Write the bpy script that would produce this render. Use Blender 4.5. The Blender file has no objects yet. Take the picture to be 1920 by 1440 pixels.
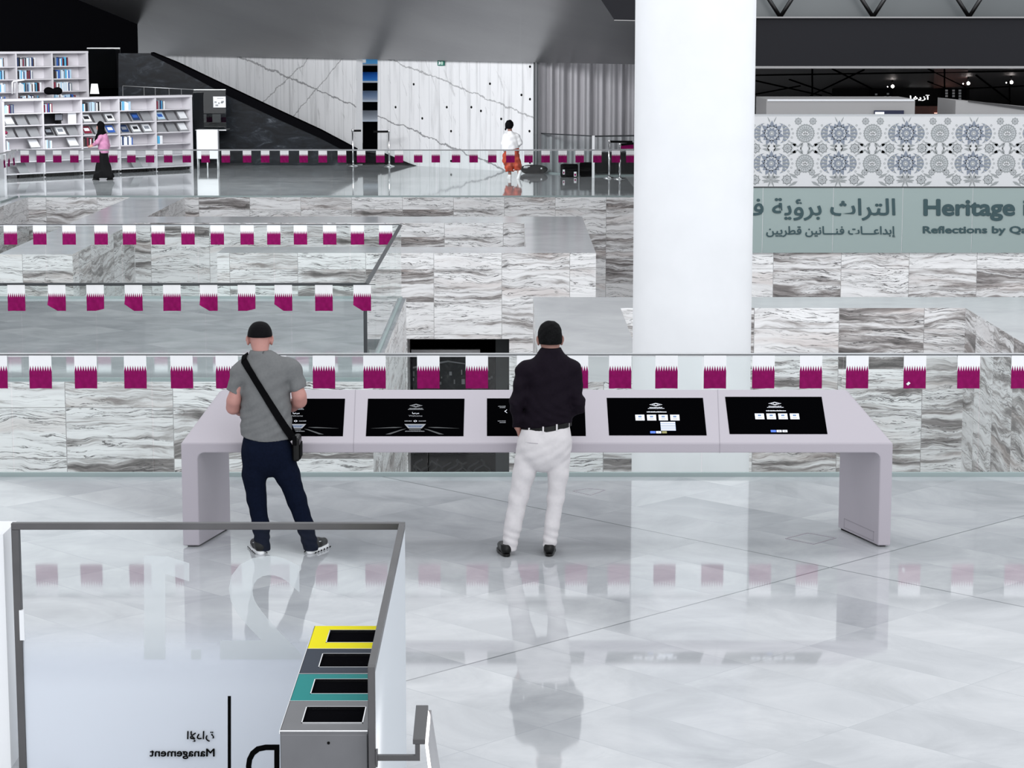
import bpy, bmesh, math, random
import numpy as np
from mathutils import Vector, Matrix

# ------------------------------------------------------------------ camera, light, exposure
sc = bpy.context.scene
COL = sc.collection
FPX = 4300.0                      # focal length in pixels of a 1920 x 1440 frame
HORIZON = 60.0                    # picture row of the horizon
PITCH = math.atan((720 - HORIZON) / FPX)
HC = 3.85                         # camera height above the marble floor
cam = bpy.data.cameras.new('camera')
cam.sensor_fit = 'HORIZONTAL'
cam.sensor_width = 36.0
cam.lens = FPX * 36.0 / 1920.0
cam.clip_end = 400
cam_o = bpy.data.objects.new('camera', cam)
COL.objects.link(cam_o)
cam_o.location = (0, 0, HC)
cam_o.rotation_euler = (math.pi / 2 - PITCH, 0, 0)
sc.camera = cam_o

world = bpy.data.worlds.new('daylight')
sc.world = world
world.use_nodes = True
bg = world.node_tree.nodes['Background']
bg.inputs[0].default_value = (0.93, 0.96, 1.0, 1)
bg.inputs[1].default_value = 0.62

sc.view_settings.view_transform = 'Standard'
sc.view_settings.look = 'None'
sc.view_settings.gamma = 1
sc.view_settings.use_curve_mapping = False
sc.view_settings.exposure = 0.68
sc.cycles.max_bounces = 10
sc.cycles.transparent_max_bounces = 24
sc.cycles.caustics_reflective = False
sc.cycles.caustics_refractive = False


def area_light(name, loc, size, power, rot=(0, 0, 0), size_y=None, color=(1, 1, 1)):
    l = bpy.data.lights.new(name, 'AREA')
    l.energy = power
    l.color = color
    l.size = size
    if size_y:
        l.shape = 'RECTANGLE'
        l.size_y = size_y
    o = bpy.data.objects.new(name, l)
    o.location = loc
    o.rotation_euler = rot
    COL.objects.link(o)
    return o


# added fill lamps, unseen, standing in for the hall's daylight
area_light('court_fill', (0, 23, 14), 22, 1150, (0.85, 0, 0), 8, (0.96, 0.98, 1))  # added fill for the court's front faces and stone tops
area_light('near_floor_fill', (7, 5, 11), 14, 520, (0.45, 0.15, 0), 10, (0.96, 0.98, 1))  # added fill for the near floor and the column front
area_light('rear_fill', (2, -14, 7), 30, 1300, (math.radians(84), 0, 0), 9, (0.96, 0.98, 1))  # added fill for the column and other faces turned to the camera
area_light('far_wall_fill', (-8, 54.5, 5.4), 13, 900, (math.radians(76), 0, math.radians(-15)), 2.5, (0.97, 0.98, 1))  # added fill below the soffit, brightens the white far wall

# ------------------------------------------------------------------ pixel helpers (layout measured on the ground)
CP, SP = math.cos(PITCH), math.sin(PITCH)


def _ray(x, y):
    u = (x - 960) / FPX
    v = (720 - y) / FPX
    return u, CP + v * SP, -SP + v * CP


def G(x, y, z=0.0):
    u, dy, dz = _ray(x, y)
    t = (z - HC) / dz
    return Vector((u * t, dy * t, z))


def P(x, y, Y):
    u, dy, dz = _ray(x, y)
    t = Y / dy
    return Vector((u * t, Y, HC + dz * t))


# ------------------------------------------------------------------ materials
def newmat(name):
    m = bpy.data.materials.new(name)
    m.use_nodes = True
    return m, m.node_tree.nodes, m.node_tree.links, m.node_tree.nodes['Principled BSDF']


def simple(name, col, rough=0.5, metal=0.0, spec=0.5, emit=None, es=1.0, noise=0.0, nscale=30):
    m, N, L, b = newmat(name)
    b.inputs['Base Color'].default_value = (*col, 1)
    b.inputs['Roughness'].default_value = rough
    b.inputs['Metallic'].default_value = metal
    b.inputs['Specular IOR Level'].default_value = spec
    if emit:
        b.inputs['Emission Color'].default_value = (*emit, 1)
        b.inputs['Emission Strength'].default_value = es
    if noise:
        tc = N.new('ShaderNodeTexCoord')
        t = N.new('ShaderNodeTexNoise')
        t.inputs['Scale'].default_value = nscale
        t.inputs['Detail'].default_value = 4
        r = N.new('ShaderNodeMapRange')
        r.inputs[1].default_value = 0.3
        r.inputs[2].default_value = 0.7
        r.inputs[3].default_value = 1 - noise
        r.inputs[4].default_value = 1 + noise
        mx = N.new('ShaderNodeMix')
        mx.data_type = 'RGBA'
        mx.blend_type = 'MULTIPLY'
        mx.inputs[0].default_value = 1
        mx.inputs[6].default_value = (*col, 1)
        L.new(tc.outputs['Object'], t.inputs['Vector'])
        L.new(t.outputs['Fac'], r.inputs[0])
        L.new(r.outputs[0], mx.inputs[7])
        L.new(mx.outputs[2], b.inputs['Base Color'])
    return m


def math_node(N, L, op, a, b=None, c=None):
    n = N.new('ShaderNodeMath')
    n.operation = op
    for i, v in enumerate((a, b, c)):
        if v is None:
            continue
        if isinstance(v, (int, float)):
            n.inputs[i].default_value = v
        else:
            L.new(v, n.inputs[i])
    return n.outputs[0]


def ramp(N, L, fac, stops):
    r = N.new('ShaderNodeValToRGB')
    el = r.color_ramp.elements
    while len(el) < len(stops):
        el.new(0.5)
    for e, (p, c) in zip(el, stops):
        e.position = p
        e.color = (*c, 1) if len(c) == 3 else c
    L.new(fac, r.inputs[0])
    return r.outputs[0]


def mixc(N, L, fac, a, b, mode='MIX'):
    m = N.new('ShaderNodeMix')
    m.data_type = 'RGBA'
    m.blend_type = mode
    for i, v in ((0, fac), (6, a), (7, b)):
        if isinstance(v, (int, float)):
            m.inputs[i].default_value = v
        elif isinstance(v, tuple):
            m.inputs[i].default_value = (*v, 1)
        else:
            L.new(v, m.inputs[i])
    return m.outputs[2]


def noise_tex(N, L, vec, scale, detail=5, rough=0.55, dist=0.0):
    t = N.new('ShaderNodeTexNoise')
    t.inputs['Scale'].default_value = scale
    t.inputs['Detail'].default_value = detail
    t.inputs['Roughness'].default_value = rough
    t.inputs['Distortion'].default_value = dist
    L.new(vec, t.inputs['Vector'])
    return t.outputs['Fac']


def brick(N, L, vec, bw, rh, mortar):
    t = N.new('ShaderNodeTexBrick')
    t.offset = 0.0
    t.squash = 1.0
    t.inputs['Color1'].default_value = (0, 0, 0, 1)
    t.inputs['Color2'].default_value = (1, 1, 1, 1)
    t.inputs['Mortar'].default_value = (0.5, 0.5, 0.5, 1)
    t.inputs['Scale'].default_value = 1.0
    t.inputs['Brick Width'].default_value = bw
    t.inputs['Row Height'].default_value = rh
    t.inputs['Mortar Size'].default_value = mortar
    t.inputs['Mortar Smooth'].default_value = 0.0
    L.new(vec, t.inputs['Vector'])
    return t.outputs['Color'], t.outputs['Fac']


def comb(N, L, x, y, z=0.0):
    c = N.new('ShaderNodeCombineXYZ')
    for i, v in enumerate((x, y, z)):
        if isinstance(v, (int, float)):
            c.inputs[i].default_value = v
        else:
            L.new(v, c.inputs[i])
    return c.outputs[0]


def uv_xy(N, L):
    u = N.new('ShaderNodeUVMap')
    u.uv_map = 'UVMap'
    s = N.new('ShaderNodeSeparateXYZ')
    L.new(u.outputs[0], s.inputs[0])
    return s.outputs[0], s.outputs[1]


def make_floor_marble():
    m, N, L, b = newmat('polished_marble_floor')
    g = N.new('ShaderNodeNewGeometry')
    s = N.new('ShaderNodeSeparateXYZ')
    L.new(g.outputs['Position'], s.inputs[0])
    k = 0.70710678
    a = math_node(N, L, 'MULTIPLY', math_node(N, L, 'ADD', s.outputs[0], s.outputs[1]), k)
    c = math_node(N, L, 'MULTIPLY', math_node(N, L, 'SUBTRACT', s.outputs[1], s.outputs[0]), k)
    a = math_node(N, L, 'ADD', a, 61 * 3 - 13.15)
    c = math_node(N, L, 'ADD', c, 1.22 * 60 - 9.88)
    rnd, mort = brick(N, L, comb(N, L, a, c), 0.61, 1.22, 0.0035)
    vec = comb(N, L, a, c, math_node(N, L, 'MULTIPLY', rnd, 9.0))
    cloud = noise_tex(N, L, vec, 1.1, 7, 0.6, 0.8)
    vein = noise_tex(N, L, vec, 0.8, 8, 0.62, 1.6)
    col = ramp(N, L, cloud, [(0.3, (0.375, 0.387, 0.404)), (0.5, (0.475, 0.487, 0.505)), (0.72, (0.59, 0.60, 0.614))])
    tint = ramp(N, L, rnd, [(0.0, (0.90, 0.905, 0.915)), (1.0, (1.0, 1.0, 1.0))])
    col = mixc(N, L, 1.0, col, tint, 'MULTIPLY')
    d = math_node(N, L, 'ABSOLUTE', math_node(N, L, 'SUBTRACT', vein, 0.5))
    vm = N.new('ShaderNodeMapRange')
    vm.inputs[1].default_value = 0.0
    vm.inputs[2].default_value = 0.012
    vm.inputs[3].default_value = 0.22
    vm.inputs[4].default_value = 0.0
    L.new(d, vm.inputs[0])
    col = mixc(N, L, vm.outputs[0], col, (0.42, 0.44, 0.46))
    col = mixc(N, L, math_node(N, L, 'MULTIPLY', mort, 0.55), col, (0.36, 0.38, 0.40))
    l1 = math_node(N, L, 'LESS_THAN', math_node(N, L, 'ABSOLUTE', math_node(N, L, 'SUBTRACT', c, 1.22 * 60)), 0.008)
    l2 = math_node(N, L, 'LESS_THAN', math_node(N, L, 'ABSOLUTE', math_node(N, L, 'SUBTRACT', a, 61 * 3)), 0.008)
    col = mixc(N, L, math_node(N, L, 'MULTIPLY', math_node(N, L, 'MAXIMUM', l1, l2), 0.8), col, (0.16, 0.17, 0.18))
    L.new(col, b.inputs['Base Color'])
    b.inputs['Roughness'].default_value = 0.045
    b.inputs['IOR'].default_value = 1.55
    return m


def make_slab_top():
    m, N, L, b = newmat('pale_stone_coping')
    g = N.new('ShaderNodeNewGeometry')
    f = noise_tex(N, L, g.outputs['Position'], 0.9, 6, 0.6, 0.7)
    col = ramp(N, L, f, [(0.3, (0.54, 0.55, 0.56)), (0.55, (0.62, 0.63, 0.64)), (0.75, (0.69, 0.695, 0.705))])
    L.new(col, b.inputs['Base Color'])
    b.inputs['Roughness'].default_value = 0.16
    return m


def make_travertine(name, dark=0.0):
    m, N, L, b = newmat(name)
    u, v = uv_xy(N, L)
    v2 = math_node(N, L, 'ADD', v, 60 * 0.58 - 0.29 + 0.58)
    u2 = math_node(N, L, 'ADD', u, 1.2 * 40 + 0.18)
    rnd, mort = brick(N, L, comb(N, L, u2, v2), 1.2, 0.58, 0.004)
    rz = math_node(N, L, 'MULTIPLY', rnd, 41.0)
    warp = noise_tex(N, L, comb(N, L, math_node(N, L, 'MULTIPLY', u2, 0.9), math_node(N, L, 'MULTIPLY', v2, 1.3), rz), 1.3, 3, 0.5)
    vv = math_node(N, L, 'ADD', math_node(N, L, 'MULTIPLY', v2, 6.5), math_node(N, L, 'MULTIPLY', warp, 2.2))
    vec = comb(N, L, math_node(N, L, 'MULTIPLY', u2, 0.55), vv, rz)
    band = noise_tex(N, L, vec, 1.25, 9, 0.66, 0.55)
    vec2 = comb(N, L, math_node(N, L, 'MULTIPLY', u2, 0.55), math_node(N, L, 'MULTIPLY', vv, 1.25), math_node(N, L, 'ADD', rz, 7.7))
    fine = noise_tex(N, L, vec2, 1.9, 7, 0.6, 0.8)
    # panel by panel the stone runs from nearly white to grey brown
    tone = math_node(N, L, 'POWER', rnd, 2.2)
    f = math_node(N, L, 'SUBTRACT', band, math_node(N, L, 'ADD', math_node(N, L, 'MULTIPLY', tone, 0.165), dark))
    col = ramp(N, L, f, [(0.16, (0.085, 0.078, 0.075)), (0.27, (0.25, 0.23, 0.225)), (0.335, (0.50, 0.48, 0.475)),
                         (0.40, (0.80, 0.795, 0.80)), (0.52, (0.93, 0.93, 0.935))])
    warm = noise_tex(N, L, vec, 0.6, 2, 0.5)
    wm = N.new('ShaderNodeMapRange')
    wm.inputs[1].default_value = 0.56
    wm.inputs[2].default_value = 0.7
    wm.inputs[3].default_value = 0.0
    wm.inputs[4].default_value = 0.35
    L.new(warm, wm.inputs[0])
    col = mixc(N, L, wm.outputs[0], col, (0.55, 0.44, 0.40))
    d = math_node(N, L, 'ABSOLUTE', math_node(N, L, 'SUBTRACT', fine, 0.5))
    vm = N.new('ShaderNodeMapRange')
    vm.inputs[1].default_value = 0.006
    vm.inputs[2].default_value = 0.020
    vm.inputs[3].default_value = 0.95
    vm.inputs[4].default_value = 0.0
    L.new(d, vm.inputs[0])
    gate = N.new('ShaderNodeMapRange')
    gate.inputs[1].default_value = 0.40
    gate.inputs[2].default_value = 0.52
    L.new(noise_tex(N, L, vec2, 0.8, 3, 0.6), gate.inputs[0])
    col = mixc(N, L, math_node(N, L, 'MULTIPLY', vm.outputs[0], gate.outputs[0]), col, (0.07, 0.065, 0.065))
    col = mixc(N, L, math_node(N, L, 'MULTIPLY', mort, 0.7), col, (0.20, 0.19, 0.19))
    L.new(col, b.inputs['Base Color'])
    b.inputs['Roughness'].default_value = 0.38
    return m


def make_dark_marble():
    m, N, L, b = newmat('dark_veined_marble')
    g = N.new('ShaderNodeNewGeometry')
    mp = N.new('ShaderNodeMapping')
    mp.inputs['Rotation'].default_value = (0, 0.5, 0)
    mp.inputs['Scale'].default_value = (0.8, 0.8, 2.2)
    L.new(g.outputs['Position'], mp.inputs[0])
    f = noise_tex(N, L, mp.outputs[0], 1.6, 10, 0.72, 1.4)
    col = ramp(N, L, f, [(0.42, (0.003, 0.004, 0.006)), (0.56, (0.009, 0.012, 0.017)), (0.65, (0.032, 0.038, 0.047)), (0.76, (0.20, 0.22, 0.25))])
    L.new(col, b.inputs['Base Color'])
    b.inputs['Roughness'].default_value = 0.4
    b.inputs['Specular IOR Level'].default_value = 0.15
    return m


def make_concrete(name, base, crack=True):
    """white board-marked wall; uv: u along the wall in metres, v height"""
    m, N, L, b = newmat(name)
    u, v = uv_xy(N, L)
    st = noise_tex(N, L, comb(N, L, math_node(N, L, 'MULTIPLY', u, 3.0), math_node(N, L, 'MULTIPLY', v, 0.25)), 1.6, 5, 0.6, 0.3)
    col = ramp(N, L, st, [(0.30, tuple(c * 0.74 for c in base)), (0.48, base), (0.8, tuple(min(1, c * 1.05) for c in base))])
    ju = math_node(N, L, 'FRACT', math_node(N, L, 'DIVIDE', math_node(N, L, 'ADD', u, 100.0), 0.42))
    j = math_node(N, L, 'LESS_THAN', ju, 0.05)
    col = mixc(N, L, math_node(N, L, 'MULTIPLY', j, 0.45), col, (0.42, 0.43, 0.45))
    if crack:
        wob = noise_tex(N, L, comb(N, L, u, v), 2.2, 6, 0.7)
        for off, sl in ((-10.07, -0.2604), (-11.715, -0.2573), (-11.91, -0.2612), (36.24, 0.6133), (42.19, 0.745)):
            e = math_node(N, L, 'SUBTRACT', math_node(N, L, 'ADD', v, math_node(N, L, 'MULTIPLY', math_node(N, L, 'SUBTRACT', wob, 0.5), 0.35)),
                          math_node(N, L, 'ADD', math_node(N, L, 'MULTIPLY', u, sl), off))
            e = math_node(N, L, 'LESS_THAN', math_node(N, L, 'ABSOLUTE', e), 0.02)
            col = mixc(N, L, math_node(N, L, 'MULTIPLY', e, 0.65), col, (0.22, 0.22, 0.23))
        # rubbed dark streaks low on the wall
        sk = noise_tex(N, L, comb(N, L, math_node(N, L, 'ADD', math_node(N, L, 'MULTIPLY', u, 3.2), math_node(N, L, 'MULTIPLY', v, 1.4)), math_node(N, L, 'MULTIPLY', v, 0.5)), 2.0, 5, 0.7, 0.4)
        sk = math_node(N, L, 'GREATER_THAN', sk, 0.63)
        col = mixc(N, L, math_node(N, L, 'MULTIPLY', sk, 0.3), col, (0.30, 0.30, 0.31))
    L.new(col, b.inputs['Base Color'])
    b.inputs['Roughness'].default_value = 0.6
    return m


def make_glass(name, tint, refl=0.06, edge=False):
    m, N, L, b = newmat(name)
    N.remove(b)
    out = N['Material Output']
    t = N.new('ShaderNodeBsdfTransparent')
    t.inputs[0].default_value = (*tint, 1)
    g = N.new('ShaderNodeBsdfGlossy')
    g.inputs['Roughness'].default_value = 0.01
    g.inputs[0].default_value = (1, 1, 1, 1)
    fr = N.new('ShaderNodeFresnel')
    fr.inputs[0].default_value = 1.4
    mx = N.new('ShaderNodeMixShader')
    ge = N.new('ShaderNodeNewGeometry')          # reflect at the outer faces only
    front = math_node(N, L, 'SUBTRACT', 1.0, ge.outputs['Backfacing'])
    L.new(math_node(N, L, 'MULTIPLY', math_node(N, L, 'MULTIPLY', fr.outputs[0], refl / 0.04), front), mx.inputs[0])
    L.new(t.outputs[0], mx.inputs[1])
    L.new(g.outputs[0], mx.inputs[2])
    L.new(mx.outputs[0], out.inputs[0])
    return m


def make_frost(name, col, lo, hi, fade=None):
    """film on glass: coverage from lo to hi between two heights (z)"""
    m, N, L, b = newmat(name)
    b.inputs['Base Color'].default_value = (*col, 1)
    b.inputs['Roughness'].default_value = 0.4
    out = N['Material Output']
    t = N.new('ShaderNodeBsdfTransparent')
    mx = N.new('ShaderNodeMixShader')
    if fade:
        g = N.new('ShaderNodeNewGeometry')
        s = N.new('ShaderNodeSeparateXYZ')
        L.new(g.outputs['Position'], s.inputs[0])
        r = N.new('ShaderNodeMapRange')
        r.interpolation_type = 'SMOOTHSTEP'
        r.inputs[1].default_value = fade[0]
        r.inputs[2].default_value = fade[1]
        r.inputs[3].default_value = lo
        r.inputs[4].default_value = hi
        L.new(s.outputs[2], r.inputs[0])
        L.new(r.outputs[0], mx.inputs[0])
    else:
        mx.inputs[0].default_value = hi
    L.new(t.outputs[0], mx.inputs[1])
    L.new(b.outputs[0], mx.inputs[2])
    L.new(mx.outputs[0], out.inputs[0])
    return m


def make_soffit():
    m, N, L, b = newmat('grey_metal_soffit')
    u, v = uv_xy(N, L)
    f = noise_tex(N, L, comb(N, L, math_node(N, L, 'MULTIPLY', u, 0.25), math_node(N, L, 'MULTIPLY', v, 0.25)), 1.2, 4, 0.5)
    col = ramp(N, L, f, [(0.3, (0.135, 0.137, 0.145)), (0.7, (0.20, 0.202, 0.208))])
    jv = math_node(N, L, 'LESS_THAN', math_node(N, L, 'FRACT', math_node(N, L, 'DIVIDE', math_node(N, L, 'ADD', v, 100.0), 1.5)), 0.02)
    ju = math_node(N, L, 'LESS_THAN', math_node(N, L, 'FRACT', math_node(N, L, 'DIVIDE', math_node(N, L, 'ADD', u, 100.6), 5.6)), 0.006)
    col = mixc(N, L, math_node(N, L, 'MULTIPLY', math_node(N, L, 'MAXIMUM', jv, ju), 0.4), col, (0.20, 0.20, 0.21))
    L.new(col, b.inputs['Base Color'])
    b.inputs['Metallic'].default_value = 0.55
    b.inputs['Roughness'].default_value = 0.32
    return m


M = {}
M['floor'] = make_floor_marble()
M['top'] = make_slab_top()
M['trav'] = make_travertine('banded_travertine')
M['trav_shaded'] = make_travertine('shade_toned_travertine', 0.062)  # same stone, toned darker for the shade deep in the court
M['darkmarble'] = make_dark_marble()
M['concrete'] = make_concrete('white_board_marked_wall', (0.86, 0.865, 0.88))
M['concrete2'] = make_concrete('shaded_ribbed_wall', (0.38, 0.37, 0.39), False)  # the shade on this wall is put into the darker base colour
M['glass'] = make_glass('clear_glass', (0.95, 0.972, 0.968), 0.03)
M['glass_fg'] = make_glass('foreground_clear_glass', (0.985, 0.99, 0.992), 0.008)
M['glass_dark'] = make_glass('grey_tinted_glass', (0.45, 0.50, 0.53), 0.12)
M['soffit'] = make_soffit()
M['fascia'] = simple('charcoal_fascia', (0.016, 0.016, 0.02), 0.6, spec=0.2)
M['blackceil'] = simple('black_ceiling_panel', (0.008, 0.006, 0.007), 0.5, noise=0.3, nscale=0.8)
M['black'] = simple('matt_black', (0.004, 0.004, 0.004), 0.8, spec=0.1)
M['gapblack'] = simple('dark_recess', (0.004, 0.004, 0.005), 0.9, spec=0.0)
M['white'] = simple('white_paint', (0.86, 0.87, 0.89), 0.45)
M['column'] = simple('white_column_render', (0.90, 0.91, 0.93), 0.55, noise=0.02, nscale=3)
M['kiosk'] = simple('lilac_white_solid_surface', (0.40, 0.368, 0.408), 0.38, noise=0.02, nscale=200)
M['seam'] = simple('seam_line_grey', (0.30, 0.28, 0.31), 0.6)  # plain grey of joint lines and cover frames
M['screen'] = simple('black_screen_glass', (0.0012, 0.0012, 0.0016), 0.5, spec=0.0)
M['ui_white'] = simple('screen_white', (0, 0, 0), 0.5, emit=(0.86, 0.9, 1.0), es=0.75)
M['ui_grey'] = simple('screen_grey', (0, 0, 0), 0.5, emit=(0.6, 0.63, 0.7), es=0.33)
M['ui_dim'] = simple('screen_dim', (0, 0, 0), 0.5, emit=(0.45, 0.5, 0.55), es=0.06)
M['ui_blue'] = simple('screen_blue', (0, 0, 0), 0.5, emit=(0.06, 0.17, 0.75), es=0.85)
M['ui_blue2'] = simple('screen_pale_blue', (0, 0, 0), 0.5, emit=(0.25, 0.42, 0.75), es=0.45)
M['ui_deep'] = simple('screen_deep_blue', (0, 0, 0), 0.5, emit=(0.10, 0.20, 0.42), es=0.32)
M['ui_olive'] = simple('screen_olive', (0, 0, 0), 0.5, emit=(0.33, 0.32, 0.10), es=0.6)
M['steel'] = simple('brushed_steel', (0.50, 0.49, 0.50), 0.30, 1.0, noise=0.1, nscale=4)
M['steel_dark'] = simple('dark_brushed_steel', (0.10, 0.098, 0.10), 0.35, 1.0)
M['frame'] = simple('satin_dark_frame_steel', (0.115, 0.112, 0.115), 0.34, 1.0, noise=0.12, nscale=3)
M['chrome'] = simple('polished_chrome', (0.85, 0.85, 0.86), 0.12, 1.0)
M['rail'] = simple('pale_rail_metal', (0.62, 0.63, 0.64), 0.35, 0.7)
M['rail_dark'] = simple('dark_rail_metal', (0.06, 0.065, 0.07), 0.4, 0.5)
M['channel'] = simple('glass_edge_green', (0.30, 0.36, 0.36), 0.4)
M['flag_w'] = simple('white_flag_cloth', (0.88, 0.88, 0.89), 0.7)
M['flag_m'] = simple('maroon_flag_cloth', (0.235, 0.006, 0.095), 0.8, spec=0.08, noise=0.12, nscale=25)
M['frostsign'] = make_frost('frosted_sign_glass', (0.34, 0.42, 0.41), 0, 0.93)
M['signtext'] = simple('dark_teal_lettering', (0.032, 0.075, 0.085), 0.5)
M['frost_num'] = make_frost('frosted_numeral_film', (0.66, 0.70, 0.72), 0, 0.62)
M['frost_fade'] = make_frost('frosted_gradient_film', (0.72, 0.76, 0.83), 0.93, 0.0, (0.42, 0.86))
M['frost_side'] = make_frost('frosted_side_film', (0.66, 0.70, 0.74), 0.96, 0.0, (1.36, 1.5))
M['glass_side'] = make_glass('side_clear_glass', (0.985, 0.99, 0.992), 0.04)
M['ink'] = simple('black_vinyl_lettering', (0.002, 0.002, 0.002), 0.8, spec=0.05)
M['bin_grey'] = simple('grey_bin_steel', (0.16, 0.16, 0.168), 0.4, 0.6, noise=0.06, nscale=5)
M['bin_yellow'] = simple('yellow_bin_lid', (0.80, 0.70, 0.0), 0.6, spec=0.1)
M['bin_slate'] = simple('slate_bin_lid', (0.035, 0.043, 0.06), 0.6, spec=0.15)
M['bin_teal'] = simple('teal_bin_lid', (0.012, 0.22, 0.21), 0.6, spec=0.15)
M['led'] = simple('led_strip_glow', (0.9, 0.9, 0.9), 0.5, emit=(1, 0.95, 0.92), es=1.6)
M['pat_bg'] = simple('white_pattern_board', (0.70, 0.70, 0.71), 0.5)
M['pat_blue'] = simple('blue_grey_print', (0.23, 0.26, 0.32), 0.6)
M['pat_grey'] = simple('grey_print', (0.33, 0.345, 0.35), 0.6)
M['pat_pale'] = simple('pale_grey_print', (0.56, 0.575, 0.59), 0.6)
M['booth'] = simple('light_grey_booth', (0.40, 0.39, 0.39), 0.5)
M['skin1'] = simple('tan_skin', (0.44, 0.215, 0.185), 0.55, noise=0.06, nscale=18)
M['skin2'] = simple('brown_skin', (0.30, 0.15, 0.12), 0.55, noise=0.06, nscale=18)
M['hair'] = simple('black_hair', (0.003, 0.003, 0.004), 0.7, spec=0.08, noise=0.3, nscale=120)
M['hair2'] = simple('greying_black_hair', (0.0045, 0.0045, 0.005), 0.7, spec=0.06, noise=0.5, nscale=90)
M['tee'] = simple('grey_jersey', (0.155, 0.158, 0.16), 0.85, spec=0.15, noise=0.05, nscale=60)
M['navy'] = simple('navy_chino_cloth', (0.0035, 0.006, 0.016), 0.9, noise=0.15, nscale=60, spec=0.06)
M['blackshirt'] = simple('aubergine_black_cotton', (0.006, 0.0035, 0.0075), 0.8, noise=0.15, nscale=60, spec=0.1)
M['ivory'] = simple('off_white_trouser_cloth', (0.60, 0.575, 0.585), 0.9, spec=0.1, noise=0.03, nscale=40)
M['leather'] = simple('black_leather', (0.003, 0.003, 0.003), 0.4, spec=0.25)
M['rubber'] = simple('white_rubber_sole', (0.82, 0.82, 0.83), 0.5)
M['webbing'] = simple('black_webbing', (0.002, 0.002, 0.0025), 0.85, spec=0.06)
M['pinkknit'] = simple('pink_knit', (0.40, 0.17, 0.29), 0.8, noise=0.1, nscale=60)
M['blackcloth'] = simple('black_cloth', (0.0025, 0.0025, 0.003), 0.9, spec=0.05)
M['whitecloth'] = simple('white_cotton', (0.85, 0.85, 0.86), 0.75)
M['redcloth'] = simple('orange_red_cloth', (0.45, 0.055, 0.02), 0.75, noise=0.3, nscale=6)
M['maroon'] = simple('maroon_cloth', (0.25, 0.012, 0.06), 0.75)
M['paper'] = simple('white_paper', (0.84, 0.85, 0.87), 0.6)
M['shelfwhite'] = simple('white_lacquered_shelf', (0.64, 0.625, 0.655), 0.4)
M['tray'] = simple('grey_display_flap', (0.28, 0.287, 0.30), 0.5)
M['green'] = simple('exit_sign_green', (0.0, 0.16, 0.11), 0.5)
M['tread_blue'] = simple('blue_stair_tread', (0.10, 0.46, 0.95), 0.5, noise=0.05)
M['tread_grey'] = simple('grey_stair_tread', (0.62, 0.66, 0.72), 0.5, noise=0.05)
M['nosing'] = simple('pale_stair_nosing', (0.62, 0.70, 0.80), 0.4)
M['teal_sheen'] = simple('teal_reflection_tone', (0.02, 0.13, 0.14), 0.2)
M['navyblue_screen'] = simple('navy_display', (0.01, 0.014, 0.05), 0.3)
M['wood'] = simple('dark_red_timber', (0.11, 0.028, 0.015), 0.5, noise=0.3, nscale=3)
M['spot'] = simple('lamp_glow', (1, 1, 1), 0.5, emit=(1, 0.9, 0.86), es=9)
M['signglow'] = simple('white_sign_glow', (1, 1, 1), 0.5, emit=(1, 1, 1), es=1.3)
M['redglow'] = simple('red_white_sign_glow', (1, 0.6, 0.5), 0.5, emit=(1, 0.55, 0.45), es=0.9)
M['mural'] = None
BOOKC = {'black': (0.012, 0.012, 0.016), 'navy blue': (0.015, 0.04, 0.12), 'white': (0.80, 0.82, 0.84), 'sky blue': (0.10, 0.42, 0.68),
         'grey': (0.22, 0.24, 0.27), 'dark red': (0.20, 0.018, 0.04), 'brown': (0.09, 0.05, 0.045), 'pale blue': (0.45, 0.62, 0.76), 'lime green': (0.50, 0.62, 0.22), 'royal blue': (0.03, 0.11, 0.42)}
for k_, c_ in BOOKC.items():
    M['bk_' + k_] = simple('book_cover_' + k_.replace(' ', '_'), c_, 0.55)


def make_mural():
    m, N, L, b = newmat('dark_landscape_mural')
    g = N.new('ShaderNodeNewGeometry')
    f = noise_tex(N, L, g.outputs['Position'], 3.2, 9, 0.7, 0.6)
    col = ramp(N, L, f, [(0.40, (0.006, 0.007, 0.008)), (0.52, (0.02, 0.024, 0.025)), (0.60, (0.06, 0.065, 0.065)), (0.70, (0.16, 0.165, 0.16))])
    L.new(col, b.inputs['Base Color'])
    b.inputs['Roughness'].default_value = 0.5
    return m


M['mural'] = make_mural()

# ------------------------------------------------------------------ object helpers
ORD = ['first', 'second', 'third', 'fourth', 'fifth', 'sixth', 'seventh', 'eighth', 'ninth', 'tenth', 'eleventh', 'twelfth',
       'thirteenth', 'fourteenth', 'fifteenth', 'sixteenth', 'seventeenth', 'eighteenth', 'nineteenth', 'twentieth', 'twenty-first',
       'twenty-second', 'twenty-third', 'twenty-fourth', 'twenty-fifth', 'twenty-sixth', 'twenty-seventh', 'twenty-eighth',
       'twenty-ninth', 'thirtieth', 'thirty-first', 'thirty-second', 'thirty-third', 'thirty-fourth', 'thirty-fifth', 'thirty-sixth']


def tag(o, label=None, cat=None, group=None, kind=None):
    for k, v in (('label', label), ('category', cat), ('group', group), ('kind', kind)):
        if v:
            o[k] = v
    return o


def thing(name, loc, label, cat, group=None):
    o = bpy.data.objects.new(name, None)
    o.empty_display_size = 0.1
    COL.objects.link(o)
    o.location = loc
    return tag(o, label, cat, group)


def world_loc(o):
    v = Vector((0, 0, 0))
    while o is not None:
        v += o.location
        o = o.parent
    return v


def copy_tree(o, parent=None):
    c = o.copy()
    COL.objects.link(c)
    if parent is not None:
        c.parent = parent
    for ch in list(o.children):
        copy_tree(ch, c)
    return c


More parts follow.
